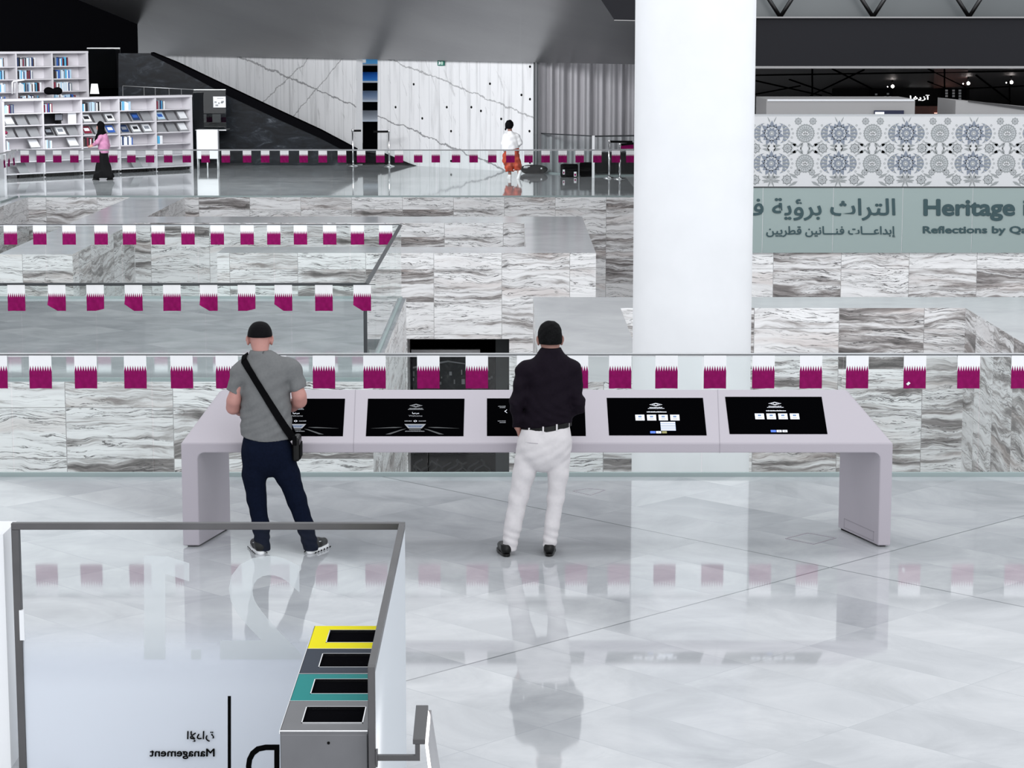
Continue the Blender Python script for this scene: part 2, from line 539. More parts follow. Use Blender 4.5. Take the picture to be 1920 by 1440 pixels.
class MB:
    """collects faces with materials, links them as one mesh object; coordinates are world coordinates"""

    def __init__(self, xf=None):
        self.v, self.f, self.m, self.mats, self.sm = [], [], [], [], []
        self.xf = xf

    def mi(self, mat):
        if mat not in self.mats:
            self.mats.append(mat)
        return self.mats.index(mat)

    def add(self, pts, faces, mat, smooth=False):
        b = len(self.v)
        for p in pts:
            p = Vector(p)
            self.v.append(self.xf @ p if self.xf else p)
        i = self.mi(mat)
        for f in faces:
            self.f.append([b + k for k in f])
            self.m.append(i)
            self.sm.append(smooth)
        return self

    def box(self, x0, x1, y0, y1, z0, z1, mat, top=None):
        p = [(x0, y0, z0), (x1, y0, z0), (x1, y1, z0), (x0, y1, z0), (x0, y0, z1), (x1, y0, z1), (x1, y1, z1), (x0, y1, z1)]
        self.add(p, [(3, 2, 1, 0), (0, 1, 5, 4), (1, 2, 6, 5), (2, 3, 7, 6), (3, 0, 4, 7)], mat)
        b = len(self.v) - 8
        self.f.append([b + 4, b + 5, b + 6, b + 7])
        self.m.append(self.mi(top or mat))
        self.sm.append(False)
        return self

    def prism(self, poly, d, mat, caps=True):
        """poly: list of 3D points, extruded by vector d"""
        n = len(poly)
        d = Vector(d)
        pts = [Vector(p) for p in poly] + [Vector(p) + d for p in poly]
        fs = [(i, (i + 1) % n, n + (i + 1) % n, n + i) for i in range(n)]
        if caps:
            fs += [tuple(range(n - 1, -1, -1)), tuple(range(n, 2 * n))]
        return self.add(pts, fs, mat)

    def poly(self, pts, mat):
        return self.add(pts, [tuple(range(len(pts)))], mat)

    def tube(self, pts, r, mat, seg=12, caps=True):
        pts = [Vector(p) for p in pts]
        rs = r if isinstance(r, (list, tuple)) else [r] * len(pts)
        rings = []
        up = None
        for i, p in enumerate(pts):
            t = (pts[min(i + 1, len(pts) - 1)] - pts[max(i - 1, 0)]).normalized()
            if up is None:
                up = Vector((0, 0, 1)) if abs(t.z) < 0.9 else Vector((0, 1, 0))
            a = (up - t * up.dot(t)).normalized()
            up = a
            c = t.cross(a)
            rings.append([p + (a * math.cos(2 * math.pi * k / seg) + c * math.sin(2 * math.pi * k / seg)) * rs[i] for k in range(seg)])
        allp = [q for rg in rings for q in rg]
        fs = []
        for i in range(len(pts) - 1):
            for k in range(seg):
                k2 = (k + 1) % seg
                fs.append((i * seg + k, (i + 1) * seg + k, (i + 1) * seg + k2, i * seg + k2))
        self.add(allp, fs, mat, True)
        if caps:
            b = len(self.v) - len(allp)
            mi = self.mi(mat)
            self.f.append([b + k for k in range(seg)])
            self.f.append([b + (len(pts) - 1) * seg + k for k in range(seg - 1, -1, -1)])
            self.m += [mi, mi]
            self.sm += [False, False]
        return self

    def lathe(self, c, prof, mat, seg=24):
        """prof: (r, z) pairs from bottom to top around a vertical axis at c"""
        c = Vector(c)
        pts = [c + Vector((r * math.cos(2 * math.pi * k / seg), r * math.sin(2 * math.pi * k / seg), z)) for r, z in prof for k in range(seg)]
        fs = []
        for i in range(len(prof) - 1):
            for k in range(seg):
                k2 = (k + 1) % seg
                fs.append((i * seg + k, i * seg + k2, (i + 1) * seg + k2, (i + 1) * seg + k))
        return self.add(pts, fs, mat, True)

    def build(self, name, parent=None, origin=None, bevel=0, fixn=False, segs=2):
        me = bpy.data.meshes.new(name)
        vs = self.v
        if parent is not None:
            off = world_loc(parent)
        elif origin is not None:
            off = Vector(origin)
        else:
            off = Vector(((min(p.x for p in vs) + max(p.x for p in vs)) / 2, (min(p.y for p in vs) + max(p.y for p in vs)) / 2, min(p.z for p in vs)))
        me.from_pydata([tuple(p - off) for p in vs], [], self.f)
        for mt in self.mats:
            me.materials.append(mt)
        for p, i, s in zip(me.polygons, self.m, self.sm):
            p.material_index = i
            p.use_smooth = s
        if fixn:
            bm = bmesh.new()
            bm.from_mesh(me)
            bmesh.ops.recalc_face_normals(bm, faces=bm.faces)
            bm.to_mesh(me)
            bm.free()
        uv = me.uv_layers.new(name='UVMap')
        for p in me.polygons:
            n = p.normal
            ax, ay, az = abs(n.x), abs(n.y), abs(n.z)
            for li in p.loop_indices:
                w = vs[me.loops[li].vertex_index] if not fixn else me.vertices[me.loops[li].vertex_index].co + off
                if az > 0.75:
                    uv.data[li].uv = (w.x, w.y)
                else:
                    hl = math.hypot(n.x, n.y) or 1
                    uv.data[li].uv = ((-n.y * w.x + n.x * w.y) / hl, w.z)
        o = bpy.data.objects.new(name, me)
        COL.objects.link(o)
        if parent is not None:
            o.parent = parent
        else:
            o.location = off
        if bevel:
            bv = o.modifiers.new('bevel', 'BEVEL')
            bv.width = bevel
            bv.segments = segs
            bv.limit_method = 'ANGLE'
            bv.angle_limit = math.radians(35)
        return o


# ------------------------------------------------------------------ lettering
FORMS = {'ا': (0xFE8D, 0xFE8E, 0, 0), 'أ': (0xFE83, 0xFE84, 0, 0), 'إ': (0xFE87, 0xFE88, 0, 0), 'آ': (0xFE81, 0xFE82, 0, 0), 'ب': (0xFE8F, 0xFE90, 0xFE91, 0xFE92),
         'ة': (0xFE93, 0xFE94, 0, 0), 'ت': (0xFE95, 0xFE96, 0xFE97, 0xFE98), 'ث': (0xFE99, 0xFE9A, 0xFE9B, 0xFE9C), 'ح': (0xFEA1, 0xFEA2, 0xFEA3, 0xFEA4),
         'د': (0xFEA9, 0xFEAA, 0, 0), 'ر': (0xFEAD, 0xFEAE, 0, 0), 'ز': (0xFEAF, 0xFEB0, 0, 0), 'ط': (0xFEC1, 0xFEC2, 0xFEC3, 0xFEC4), 'ع': (0xFEC9, 0xFECA, 0xFECB, 0xFECC),
         'ف': (0xFED1, 0xFED2, 0xFED3, 0xFED4), 'ق': (0xFED5, 0xFED6, 0xFED7, 0xFED8), 'ل': (0xFEDD, 0xFEDE, 0xFEDF, 0xFEE0), 'م': (0xFEE1, 0xFEE2, 0xFEE3, 0xFEE4),
         'ن': (0xFEE5, 0xFEE6, 0xFEE7, 0xFEE8), 'و': (0xFEED, 0xFEEE, 0, 0), 'ؤ': (0xFE85, 0xFE86, 0, 0), 'ي': (0xFEF1, 0xFEF2, 0xFEF3, 0xFEF4), 'ـ': (0x640,) * 4}
LAMALEF = {'ا': (0xFEFB, 0xFEFC), 'إ': (0xFEF9, 0xFEFA), 'أ': (0xFEF7, 0xFEF8)}


def arabic(s):
    out, prev, i = [], False, 0
    while i < len(s):
        c = s[i]
        if c not in FORMS:
            out.append(c)
            prev = False
            i += 1
            continue
        if c == 'ل' and i + 1 < len(s) and s[i + 1] in LAMALEF:
            out.append(chr(LAMALEF[s[i + 1]][1 if prev else 0]))
            prev = False
            i += 2
            continue
        f = FORMS[c]
        nxt = i + 1 < len(s) and s[i + 1] in FORMS and f[2] != 0
        out.append(chr(f[(3 if prev else 2) if nxt else (1 if prev else 0)]))
        prev = bool(nxt)
        i += 1
    return ''.join(reversed(out))


def text_obj(name, s, mat, parent, box, plane, bold=0.0, mirror=False, embolden=0.0):
    """lettering as thin mesh filling box=(a0, a1, b0, b1) of plane(a, b) -> world point"""
    cu = bpy.data.curves.new(name, 'FONT')
    cu.body = s
    cu.size = 1.0
    cu.offset = bold
    cu.resolution_u = 4
    tmp = bpy.data.objects.new(name, cu)
    COL.objects.link(tmp)
    dg = bpy.context.evaluated_depsgraph_get()
    me = bpy.data.meshes.new_from_object(tmp.evaluated_get(dg))
    bpy.data.objects.remove(tmp)
    bpy.data.curves.remove(cu)
    bm = bmesh.new()
    bm.from_mesh(me)
    bpy.data.meshes.remove(me)
    xs = [v.co.x for v in bm.verts]
    ys = [v.co.y for v in bm.verts]
    x0, x1, y0, y1 = min(xs), max(xs), min(ys), max(ys)
    pts = []
    # overlapping letter joints are lifted apart by hairs so that they never share a plane
    seen, comp = {}, 0
    for v in bm.verts:
        if v.index in seen:
            continue
        st = [v]
        seen[v.index] = comp
        while st:
            q = st.pop()
            for e in q.link_edges:
                w = e.other_vert(q)
                if w.index not in seen:
                    seen[w.index] = comp
                    st.append(w)
        comp += 1
    for v in bm.verts:
        a = (v.co.x - x0) / (x1 - x0)
        if mirror:
            a = 1 - a
        c = (v.co.y - y0) / (y1 - y0)
        pts.append(plane(box[0] + a * (box[1] - box[0]), box[2] + c * (box[3] - box[2]), 0.0002 * (seen[v.index] % 5)))
    mb = MB()
    faces = [[v.index for v in f.verts] for f in bm.faces]
    mb.add(pts, faces, mat)
    if embolden:
        ex = (box[1] - box[0]) / (x1 - x0) * embolden
        ey = (box[3] - box[2]) / (y1 - y0) * embolden
        for q, (i, j) in enumerate(((1, 0), (-1, 0), (0, 1), (0, -1), (0.7, 0.7), (-0.7, 0.7), (0.7, -0.7), (-0.7, -0.7))):
            mb.add([plane(box[0] + ((x1 - v.co.x) if mirror else (v.co.x - x0)) / (x1 - x0) * (box[1] - box[0]) + ex * i, box[2] + (v.co.y - y0) / (y1 - y0) * (box[3] - box[2]) + ey * j, 0.0011 * (q + 1) + 0.0002 * (seen[v.index] % 5)) for v in bm.verts], faces, mat)
    bm.free()
    return mb.build(name, parent)


# ------------------------------------------------------------------ the hall: floors, the sunken court and its stone walls
PIT = -6.0


def slab(name, x0, x1, y0, y1, top='top', z0=PIT, stone='trav'):
    o = MB().box(x0, x1, y0, y1, z0, 0, M[stone], M[top]).build(name)
    return tag(o, kind='structure')


slab('floor', -14, 14, -2, 19.83, 'floor')
slab('floor', -16, -1.55, 25.24, 33.37, 'floor')                       # platform crossing the court
slab('floor', 0.31, 1.53, 25.24, 32.15, 'top')                          # stone bridge towards the hall
slab('floor', 0.31, 14, 32.15, 33.5, 'top', stone='trav_shaded')
slab('floor', 6.4, 14, 19.83, 32.15, 'top', stone='trav_shaded')
slab('wall_court_left', -9.0, -7.7, 40.05, 54.07, 'top')
slab('wall_court_outer_left', -14, -11.4, 44, 54.07, 'top')
slab('wall_court_middle', -7.7, 1.48, 46.74, 48.38, 'top')
slab('wall_court_side', 0.25, 1.48, 41.46, 46.74, 'top')
slab('wall_court_front_left', -5.2, -1.86, 40.3, 41.46, 'top')
slab('wall_court_front_right', -0.05, 1.48, 40.3, 41.46, 'top')
o = MB().box(-1.86, -0.05, 40.3, 41.46, -1.53, 0, M['trav'], M['top']).build('wall_court_lintel')
tag(o, kind='structure')
slab('floor', 3.05, 22, 40.4, 62.5, 'top')
slab('floor', -34, 3.05, 54.07, 84, 'floor')
slab('floor', 3.05, 22, 62.5, 84, 'floor')
o = MB().box(-34, 22, -2, 84, -6.2, -5.99, simple('court_floor_stone', (0.42, 0.40, 0.39), 0.4)).build('floor_court')
tag(o, kind='structure')
# the doorway under the lintel: dark reveal and back wall
mb = MB()
mb.box(-2.3, 0.24, 43.2, 43.4, PIT, -1.5, M['gapblack'])
o = mb.build('wall_court_recess')
tag(o, kind='structure')
mb = MB()
mb.box(-0.30, -0.05, 41.46, 43.2, PIT, -1.53, simple('recess_side_grey', (0.035, 0.042, 0.045), 0.5))
mb.box(-2.3, -0.05, 41.46, 43.2, -1.55, -1.45, M['gapblack'])
mb.box(-2.3, -1.86, 41.46, 43.2, PIT, -1.53, M['gapblack'])
tag(mb.build('wall_court_reveal'), kind='structure')


def px_box(mb, x0, x1, y0, y1, Y, th, mat):
    a = P(x0, y1, Y)
    c = P(x1, y0, Y)
    mb.box(a.x, c.x, Y, Y + th, a.z, c.z, mat)
    return mb


mb = px_box(MB(), 764, 900, 656, 663, 41.9, 0.12, M['white'])
tag(mb.build('ledge_beam'), 'pale horizontal ledge inside the dark court doorway', 'ledge')
t = thing('wall_mural', P(838, 765, 42.6), 'dark grey landscape mural inside the court doorway', 'mural')
px_box(MB(), 764, 928, 664, 760, 42.6, 0.04, M['mural']).build('panel', t)
mb = MB()
random.seed(5)
for i in range(26):
    x = 772 + random.random() * 150
    y = 690 + random.random() * 28
    px_box(mb, x, x + 2 + random.random() * 5, y, y + 3 + random.random() * 7, 42.585, 0.01, M['pat_grey'] if i % 3 else M['pat_pale'])
mb.poly([P(764, 690, 42.59), P(800, 682, 42.59), P(840, 676, 42.59), P(872, 681, 42.59), P(872, 683, 42.59), P(840, 679, 42.59), P(764, 693, 42.59)], M['pat_pale'])
mb.build('print', t)
t = thing('carved_panel', P(845, 893, 42.6), 'black panel with carved flowing strokes low in the court doorway', 'panel')
px_box(MB(), 764, 930, 852, 900, 42.6, 0.05, M['black']).build('board', t)
mb = MB()
m_carve = simple('carved_dark_relief', (0.022, 0.024, 0.026), 0.5)
for i in range(12):
    x = 770 + i * 12.6
    pts = []
    for k in range(14):
        a = k / 13.0
        pts.append(P(x + 8 * math.sin(a * 5 + i * 1.7) + a * 6, 888 - a * 24 - 3 * math.sin(i * 2.1), 42.585))
    mb.tube(pts, 0.018, m_carve, 6)
mb.build('carving', t)

# ------------------------------------------------------------------ the round column
mb = MB()
mb.lathe((1.818, 23.0, PIT), [(0.597, 0), (0.597, 16.0)], M['column'], 96)
cc = mb.build('column')
tag(cc, 'thick round white column rising in front of the patterned wall', 'column')

# ------------------------------------------------------------------ far white wall on the 45 degree grid, its slit with the blue stair
R2 = math.sqrt(0.5)
WO = Vector((-4.97, 69.14, 0))          # a point on the wall foot
WD = Vector((R2, -R2, 0))               # along the wall, to the right and nearer
WN = Vector((-R2, -R2, 0))              # out of the wall, towards the hall


def wall_t(x, y):
    """parameter along the far wall where pixel column x meets it"""
    u, dy, dz = _ray(x, y)
    # WO + t WD = s * (u, dy)
    det = WD.x * (-dy) - (-u) * WD.y
    return ((-WO.x) * (-dy) - (-u) * (-WO.y)) / det


def wallpoint(x, y, out=0.0):
    t_ = wall_t(x, y)
    q = WO + WD * t_ + WN * out
    u, dy, dz = _ray(x, y)
    return Vector((q.x, q.y, HC + dz * q.y / dy))


def wall_slab(name, poly, mat, th=0.25):
    mb = MB()
    mb.prism(poly, -WN * th, mat)
    return tag(mb.build(name, fixn=True), kind='structure')


wall_slab('wall_far_left', [wallpoint(292, 90), wallpoint(292, 104), wallpoint(640, 290), wallpoint(668, 300), wallpoint(668, 90)], M['concrete'])
wall_slab('wall_far', [wallpoint(708, 90), wallpoint(708, 307), wallpoint(1003, 325), wallpoint(1003, 90)], M['concrete'])
tc_ = wallpoint(1003, 320)
mb = MB()
pts = []
nrib = 320
xe = 4.6
for i in range(nrib + 1):
    a = i / nrib
    x = tc_.x + a * (xe - tc_.x)
    y = tc_.y + a * 0.6 + 0.045 * math.sin(a * 83 + 2 * math.sin(a * 9)) + 0.03 * math.sin(a * 141 + 1) + 0.04 * math.sin(a * 31)
    pts += [(x, y, 0), (x, y, 4.5)]
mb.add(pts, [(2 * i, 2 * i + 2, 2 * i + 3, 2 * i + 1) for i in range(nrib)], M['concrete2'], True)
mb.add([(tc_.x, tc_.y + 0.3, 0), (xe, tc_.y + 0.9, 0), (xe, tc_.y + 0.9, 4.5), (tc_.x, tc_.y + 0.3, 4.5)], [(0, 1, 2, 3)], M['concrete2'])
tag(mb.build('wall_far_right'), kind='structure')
mb = MB()
for x0 in (1003, 1009):
    a = wallpoint(x0, 325, 0.03)
    mb.box(a.x - 0.02, a.x + 0.02, a.y - 0.05, a.y + 0.05, 0, 4.2, M['rail_dark'])
tag(mb.build('trim_corner_joint'), kind='structure')

# tie holes in the white wall
w_far = bpy.data.objects['wall_far']
for (x, y) in [(838, 201), (884, 201), (902, 208), (919, 157), (978, 178), (994, 186), (994, 125), (993, 246), (846, 246), (776, 158), (940, 223), (792, 222), (742, 201), (994, 305), (846, 302)]:
    c = wallpoint(x, y, 0.012)
    mb = MB()
    rr = 0.035
    mb.prism([c + WD * (rr * math.cos(k * math.pi / 6)) + Vector((0, 0, 1)) * (rr * math.sin(k * math.pi / 6)) for k in range(12)], -WN * 0.02, M['black'])
    mb.build('tie_hole', w_far)

# blue and grey treads seen through the slit, rising behind the wall
slit = MB()
YB = 74.0
steps = [(108, 120, 'tread_blue'), (135, 152, 'tread_blue'), (170, 188, 'tread_grey'), (207, 225, 'tread_grey')]
prev_mats = []
t = thing('staircase', P(690, 300, YB), 'steep stair with blue and grey treads seen through the wall slit', 'staircase')
for i, (ya, yb, mt) in enumerate(steps):
    a = P(640, yb, YB)
    c = P(740, yb, YB)
    z = a.z
    depth = 1.5
    d = P(640, ya, YB + depth)
    mbs = MB()
    mbs.prism([(a.x, YB, z), (c.x, YB, z), (c.x, YB + depth, d.z), (a.x, YB + depth, d.z)], (0, 0, -0.04), M[mt])
    mbs.build('tread', t)
    mbs = MB()
    n0 = P(640, yb + 3, YB)
    mbs.box(a.x, c.x, YB - 0.03, YB, n0.z, z + 0.005, M['nosing'])
    mbs.build('nosing', t)
mb = MB()
mb.box(P(640, 300, YB).x, P(740, 300, YB).x, YB + 1.6, YB + 1.7, -0.2, 5, M['gapblack'])
mb.build('riser', t)
t = thing('slit_handrail', P(676, 300, 70.2), 'thin dark handrail at the foot of the stair in the slit', 'handrail')
MB().tube([P(674, 267, 70.2), P(674, 206, 70.2)], 0.03, M['rail_dark'], 8).build('post', t)
MB().tube([P(669, 224, 70.2), P(679, 231, 70.2), P(679, 268, 70.2)], 0.025, M['rail_dark'], 8).build('rail', t)

# dark marble flank and black stringer below the sloping wall
YM = 67.2
mb = MB()
poly = [P(222, 301, YM), P(222, 100, YM), P(283, 100, YM), P(322, 122, YM), P(420, 175, YM), P(520, 222, YM), P(600, 258, YM), P(650, 284, YM), P(650, 305, YM)]
poly[0].z = poly[-1].z = 0.0
mb.prism(poly, (0, 0.5, 0), M['darkmarble'])
tag(mb.build('wall_marble_flank', fixn=True), kind='structure')
mb = MB()
up_e = [(283, 98), (330, 117), (420, 160), (520, 207), (600, 244), (668, 280)]
lo_e = [(668, 305), (650, 285), (600, 259), (520, 223), (420, 176), (322, 123), (283, 103)]
poly = [P(x, y, YM - 0.05) for x, y in up_e + lo_e]
for q in poly:
    q.z = max(q.z, 0.0)
mb.prism(poly, (0, 0.6, 0), M['gapblack'])
mb.prism([P(650, 283, YM), P(712, 292, YM), P(712, 307, YM), P(650, 307, YM)], (0, 0.9, 0), M['gapblack'])
tag(mb.build('trim_stair_stringer', fixn=True), kind='structure')
# dark wedge at the foot of the white wall
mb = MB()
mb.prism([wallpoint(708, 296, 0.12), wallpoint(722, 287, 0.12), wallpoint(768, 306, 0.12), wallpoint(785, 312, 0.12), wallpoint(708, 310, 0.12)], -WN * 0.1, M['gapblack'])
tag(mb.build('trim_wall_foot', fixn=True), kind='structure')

# soffit: folded metal underside parallel to the white wall
ea = WO + WD * -26 + WN * 0.25
eb = WO + WD * 12.4 + WN * 0.25
zb = 3.06
rise = 0.235
run = 19
mb = MB()
A0 = Vector((ea.x, ea.y, zb + 0.12))
B0 = Vector((eb.x, eb.y, zb - 0.05))
A1 = A0 + Vector((0, -run, run * rise))
B1 = B0 + Vector((0, -run, run * rise))
mb.add([A0, B0, B1, A1], [(0, 1, 2, 3)], M['soffit'])
mb.add([A0 - WN * 3, B0 - WN * 3, B0 - WN * 3 + Vector((0, 0, 6)), A0 - WN * 3 + Vector((0, 0, 6))], [(0, 1, 2, 3)], M['gapblack'])
mb.add([A0, B0, B0 + Vector((0, 0, 0.4)), A0 + Vector((0, 0, 0.4))], [(0, 1, 2, 3)], M['fascia'])
tag(mb.build('ceiling_soffit'), kind='structure')

mb = MB()
sof = lambda x, y: Vector((P(x, y, 46).x, 46, P(x, y, 46).z))
mb.prism([sof(1122, -8), sof(1200, -8), sof(1200, 38), sof(1152, 37)], (0, 0.03, 0), M['fascia'])
mb.prism([sof(1152, 37), sof(1200, 38), sof(1200, 39.5), sof(1151, 38.5)], (0, 0.04, 0), M['booth'])
tag(mb.build('ceiling_flap', fixn=True), kind='structure')

# right hand terrace: charcoal fascia, glazed clerestory with V struts, dark ceiling
FX0, FX1 = 2.85, 26
mb = MB()
za, zc = P(960, 124, 50).z, P(960, 34, 50).z
mb.box(FX0, FX1, 50, 50.3, za, zc, M['fascia'])
tag(mb.build('wall_fascia'), kind='structure')
mb = MB()
mb.box(FX0, FX1, 49.95, 50.35, za - 0.05, za, M['booth'])
mb.box(FX0, FX1, 49.9, 50.4, zc, zc + 0.03, M['booth'])
tag(mb.build('trim_fascia'), kind='structure')
mb = MB()
mb.box(FX0, FX1, 51.2, 51.25, zc, zc + 5, simple('clerestory_grey', (0.17, 0.185, 0.19), 0.25))
tag(mb.build('wall_clerestory'), kind='structure')
for i, x in enumerate((1463, 1637, 1817)):
    t = thing('roof_strut', P(x, 32, 50.6), ['V shaped steel strut left of the three above the fascia', 'V shaped steel strut in the middle above the fascia', 'V shaped steel strut rightmost above the charcoal fascia'][i], 'strut', 'roof struts')
    MB().tube([P(x, 32, 50.6), P(x - 46, -40, 50.6)], 0.045, M['steel_dark'], 8).build('brace', t)
    MB().tube([P(x, 32, 50.6), P(x + 46, -40, 50.6)], 0.045, M['steel_dark'], 8).build('brace', t)
mb = MB()
mb.add([(FX0, 50.3, za), (FX1, 50.3, za), (FX1, 66, 1.75), (4.1, 66, 1.75)], [(0, 1, 2, 3)], M['blackceil'])
mb.add([(4.1, 66, 0), (FX1, 66, 0), (FX1, 66, 3), (4.1, 66, 3)], [(0, 1, 2, 3)], M['blackceil'])
tag(mb.build('ceiling_terrace'), kind='structure')


def terr(x, y, drop=0.0):
    """point on the sloping terrace ceiling"""
    u, dy, dz = _ray(x, y)
    sl = (1.75 - za) / (66 - 50.3)
    s_ = (za - HC - sl * 50.3) / (dz - sl * dy)
    return Vector((u * s_, dy * s_, HC + dz * s_ - drop))


mb = MB()
m_join = simple('ceiling_joint_black', (0.0015, 0.0015, 0.0015), 0.9, spec=0)
for pa, pb in [((1415, 150), (1540, 178)), ((1480, 148), (1560, 176)), ((1415, 176), (1500, 160)), ((1520, 178), (1620, 130)), ((1560, 128), (1660, 178)), ((1740, 128), (1810, 162)),
               ((1771, 126), (1771, 164)), ((1830, 140), (1895, 190)), ((1893, 150), (1893, 196)), ((1740, 152), (1780, 166)), ((1523, 128), (1523, 180)), ((1600, 175), (1920, 160)), ((1410, 140), (1920, 132))]:
    mb.tube([terr(*pa, 0.01), terr(*pb, 0.01)], 0.022, m_join, 6)
tag(mb.build('trim_ceiling_joints'), kind='structure')
mb = MB()
mb.prism([terr(1752, 127, 0.015), terr(1815, 130, 0.015), terr(1812, 160, 0.015), terr(1750, 165, 0.015)], (0, 0, 0.005), simple('warm_brown_ceiling_panel', (0.085, 0.034, 0.028), 0.5))
tag(mb.build('ceiling_panel', fixn=True), kind='structure')
for i, (x, y) in enumerate(((1674, 150), (1816, 144), (1897, 142))):
    c = terr(x, y, 0.1)
    t = thing('spotlight', c, ['small glowing spotlight left of the three under the dark ceiling', 'small glowing spotlight in front of the brown ceiling panel', 'small glowing spotlight nearest the right edge under dark ceiling'][i], 'spotlight', 'ceiling spotlights')
    MB().lathe(c + Vector((0, 0, -0.05)), [(0.001, -0.04), (0.028, -0.028), (0.04, 0.0), (0.028, 0.028), (0.001, 0.04)], M['spot'], 12).build('lamp', t)
    MB().tube([c + Vector((0, 0.05, 0)), c + Vector((0, 0.05, 0.12))], 0.02, M['black'], 8).build('stem', t)
    MB().lathe(c + Vector((-0.12, 0, -0.06)), [(0.001, -0.015), (0.015, 0.0), (0.001, 0.015)], M['spot'], 8).build('side_lamp', t)
mb = px_box(MB(), 1560, 1818, 165, 220, 58, 0.1, M['black'])
tag(mb.build('wall_shopfront'), kind='structure')
t = thing('menu_board', P(1791, 190, 57.9), 'black board with three columns of pale tiles above booths', 'board')
px_box(MB(), 1766, 1812, 166, 190, 57.95, 0.04, M['gapblack']).build('board', t)
for cx, n in ((1775, 3), (1788, 3), (1800, 4)):
    for k in range(n):
        px_box(MB(), cx - 2.3, cx + 2.3, 168 + k * 5.2, 171.6 + k * 5.2, 57.9, 0.04, M['pat_pale']).build('tile', t)
t = thing('menu_board', P(1650, 186, 57.9), 'dark board with dim pale tiles behind left grey booth', 'board')
px_box(MB(), 1630, 1674, 168, 190, 57.95, 0.04, M['gapblack']).build('board', t)
for x, y in ((1643, 177), (1665, 176), (1635, 183), (1642, 183), (1648, 183), (1660, 182), (1669, 182)):
    px_box(MB(), x - 2, x + 2, y - 1.7, y + 1.7, 57.9, 0.04, M['pat_grey']).build('tile', t)
t = thing('illuminated_sign', P(1725, 190, 57.8), 'white glowing Arabic lettering on the dark shopfront', 'sign')
text_obj('lettering', arabic('آزيفا'), M['signglow'], t, (1706, 1743, 189, 178), lambda a, b, e: P(a, b, 57.8 - e), 0.01)
t = thing('illuminated_sign', P(1775, 214, 57.7), 'small red and white glowing letters low between the booths', 'sign')
mb = MB()
for k in range(5):
    px_box(mb, 1764 + k * 3.8, 1766 + k * 3.8, 200, 210 + (k % 2) * 2, 57.7, 0.03, M['redglow'])
px_box(mb, 1764, 1784, 199, 200.5, 57.7, 0.03, M['redglow'])
px_box(mb, 1752, 1790, 211.5, 213, 57.7, 0.03, M['redglow'])
mb.build('lettering', t)
mb = px_box(MB(), 1715, 1793, 199, 222, 57.75, 0.1, M['wood'])
tag(mb.build('counter'), 'dark red timber counter front between the two grey booths', 'counter')

# grey booths behind the patterned wall
for (xa, xb, ya, yb, lab) in ((1437, 1716, 185, 187, 'long light grey booth wall above left of patterned wall'),):
    a, c = P(xa, 186, 47), P(xb, 186, 47)
    t = thing('booth', ((a.x + c.x) / 2, 47.6, 0), lab, 'booth')
    MB().box(a.x, c.x, 47, 49, 0, a.z, M['booth']).build('shell', t, bevel=0.01)
    MB().box(a.x + 0.02, c.x - 0.02, 46.98, 47.0, a.z - 0.04, a.z, M['white']).build('edge_trim', t)
a, b_ = P(1792, 188, 47), P(1960, 205, 47)
t = thing('booth', (a.x + 1, 48, 0), 'light grey booth with sloping top at the right edge', 'booth')
MB().prism([(a.x, 47, 0), (b_.x, 47, 0), (b_.x, 47, b_.z), (a.x, 47, a.z)], (0, 2, 0.0), M['booth']).build('shell', t, fixn=True)
MB().prism([(a.x + 0.25, 46.97, a.z + 0.0), (b_.x, 46.97, b_.z), (b_.x, 46.97, b_.z - 0.07), (a.x + 0.25, 46.97, a.z - 0.03)], (0, 0.03, 0), M['steel_dark']).build('roof_edge', t, fixn=True)
t = thing('wall_display', P(1667, 216, 46.9), 'dark blue wall display with a lit white square on booth', 'display')
px_box(MB(), 1639, 1695, 207, 224, 46.93, 0.06, M['navyblue_screen']).build('panel', t)
px_box(MB(), 1641, 1658, 210, 224, 46.9, 0.03, M['ui_white']).build('lit_area', t)

# ------------------------------------------------------------------ patterned wall with a printed flower repeat
PY = 44.0
pz1 = P(960, 217, PY).z
px0 = 2.9
mb = MB()
mb.box(px0, 13, PY, PY + 0.3, 0, pz1, M['pat_bg'])
mb.box(px0, 13, PY - 0.01, PY + 0.3, pz1, pz1 + 0.02, M['pat_pale'])
pw = tag(mb.build('wall_patterned'), kind='structure')


def print_on(mb, pts, layer, mat):
    n = len(pts)
    mb.add([(x, PY - 0.002 - 0.0012 * layer, z) for x, z in pts], [tuple(range(n))], mat)


def disc(mb, x, z, r, layer, mat, n=20, r2=None):
    ps = []
    for k in range(n):
        rr = r2 if (r2 and k % 2) else r
        ps.append((x + rr * math.cos(2 * math.pi * k / n), z + rr * math.sin(2 * math.pi * k / n)))
    print_on(mb, ps, layer, mat)


def petal(mb, x, z, ang, r0, r1, w, layer, mat):
    ca, sa = math.cos(ang), math.sin(ang)
    loc = [(r0, 0), (r0 + (r1 - r0) * 0.35, w), (r0 + (r1 - r0) * 0.7, w * 0.62), (r1, 0), (r0 + (r1 - r0) * 0.7, -w * 0.62), (r0 + (r1 - r0) * 0.35, -w)]
    print_on(mb, [(x + a * ca - b * sa, z + a * sa + b * ca) for a, b in loc], layer, mat)


def leaf(mb, x, z, ang, ln, w, layer, mat):
    petal(mb, x, z, ang, 0, ln, w, layer, mat)


def rosette(mb, x, z, r, layer):
    for k in range(8):
        petal(mb, x, z, k * math.pi / 4, r * 0.25, r, r * 0.36, layer, M['pat_grey'])
    disc(mb, x, z, r * 0.62, layer + 1, M['pat_pale'], 16)
    disc(mb, x, z, r * 0.46, layer + 2, M['pat_grey'], 16)
    for k in range(8):
        petal(mb, x, z, k * math.pi / 4, 0.0, r * 0.42, r * 0.10, layer + 3, M['pat_pale'])


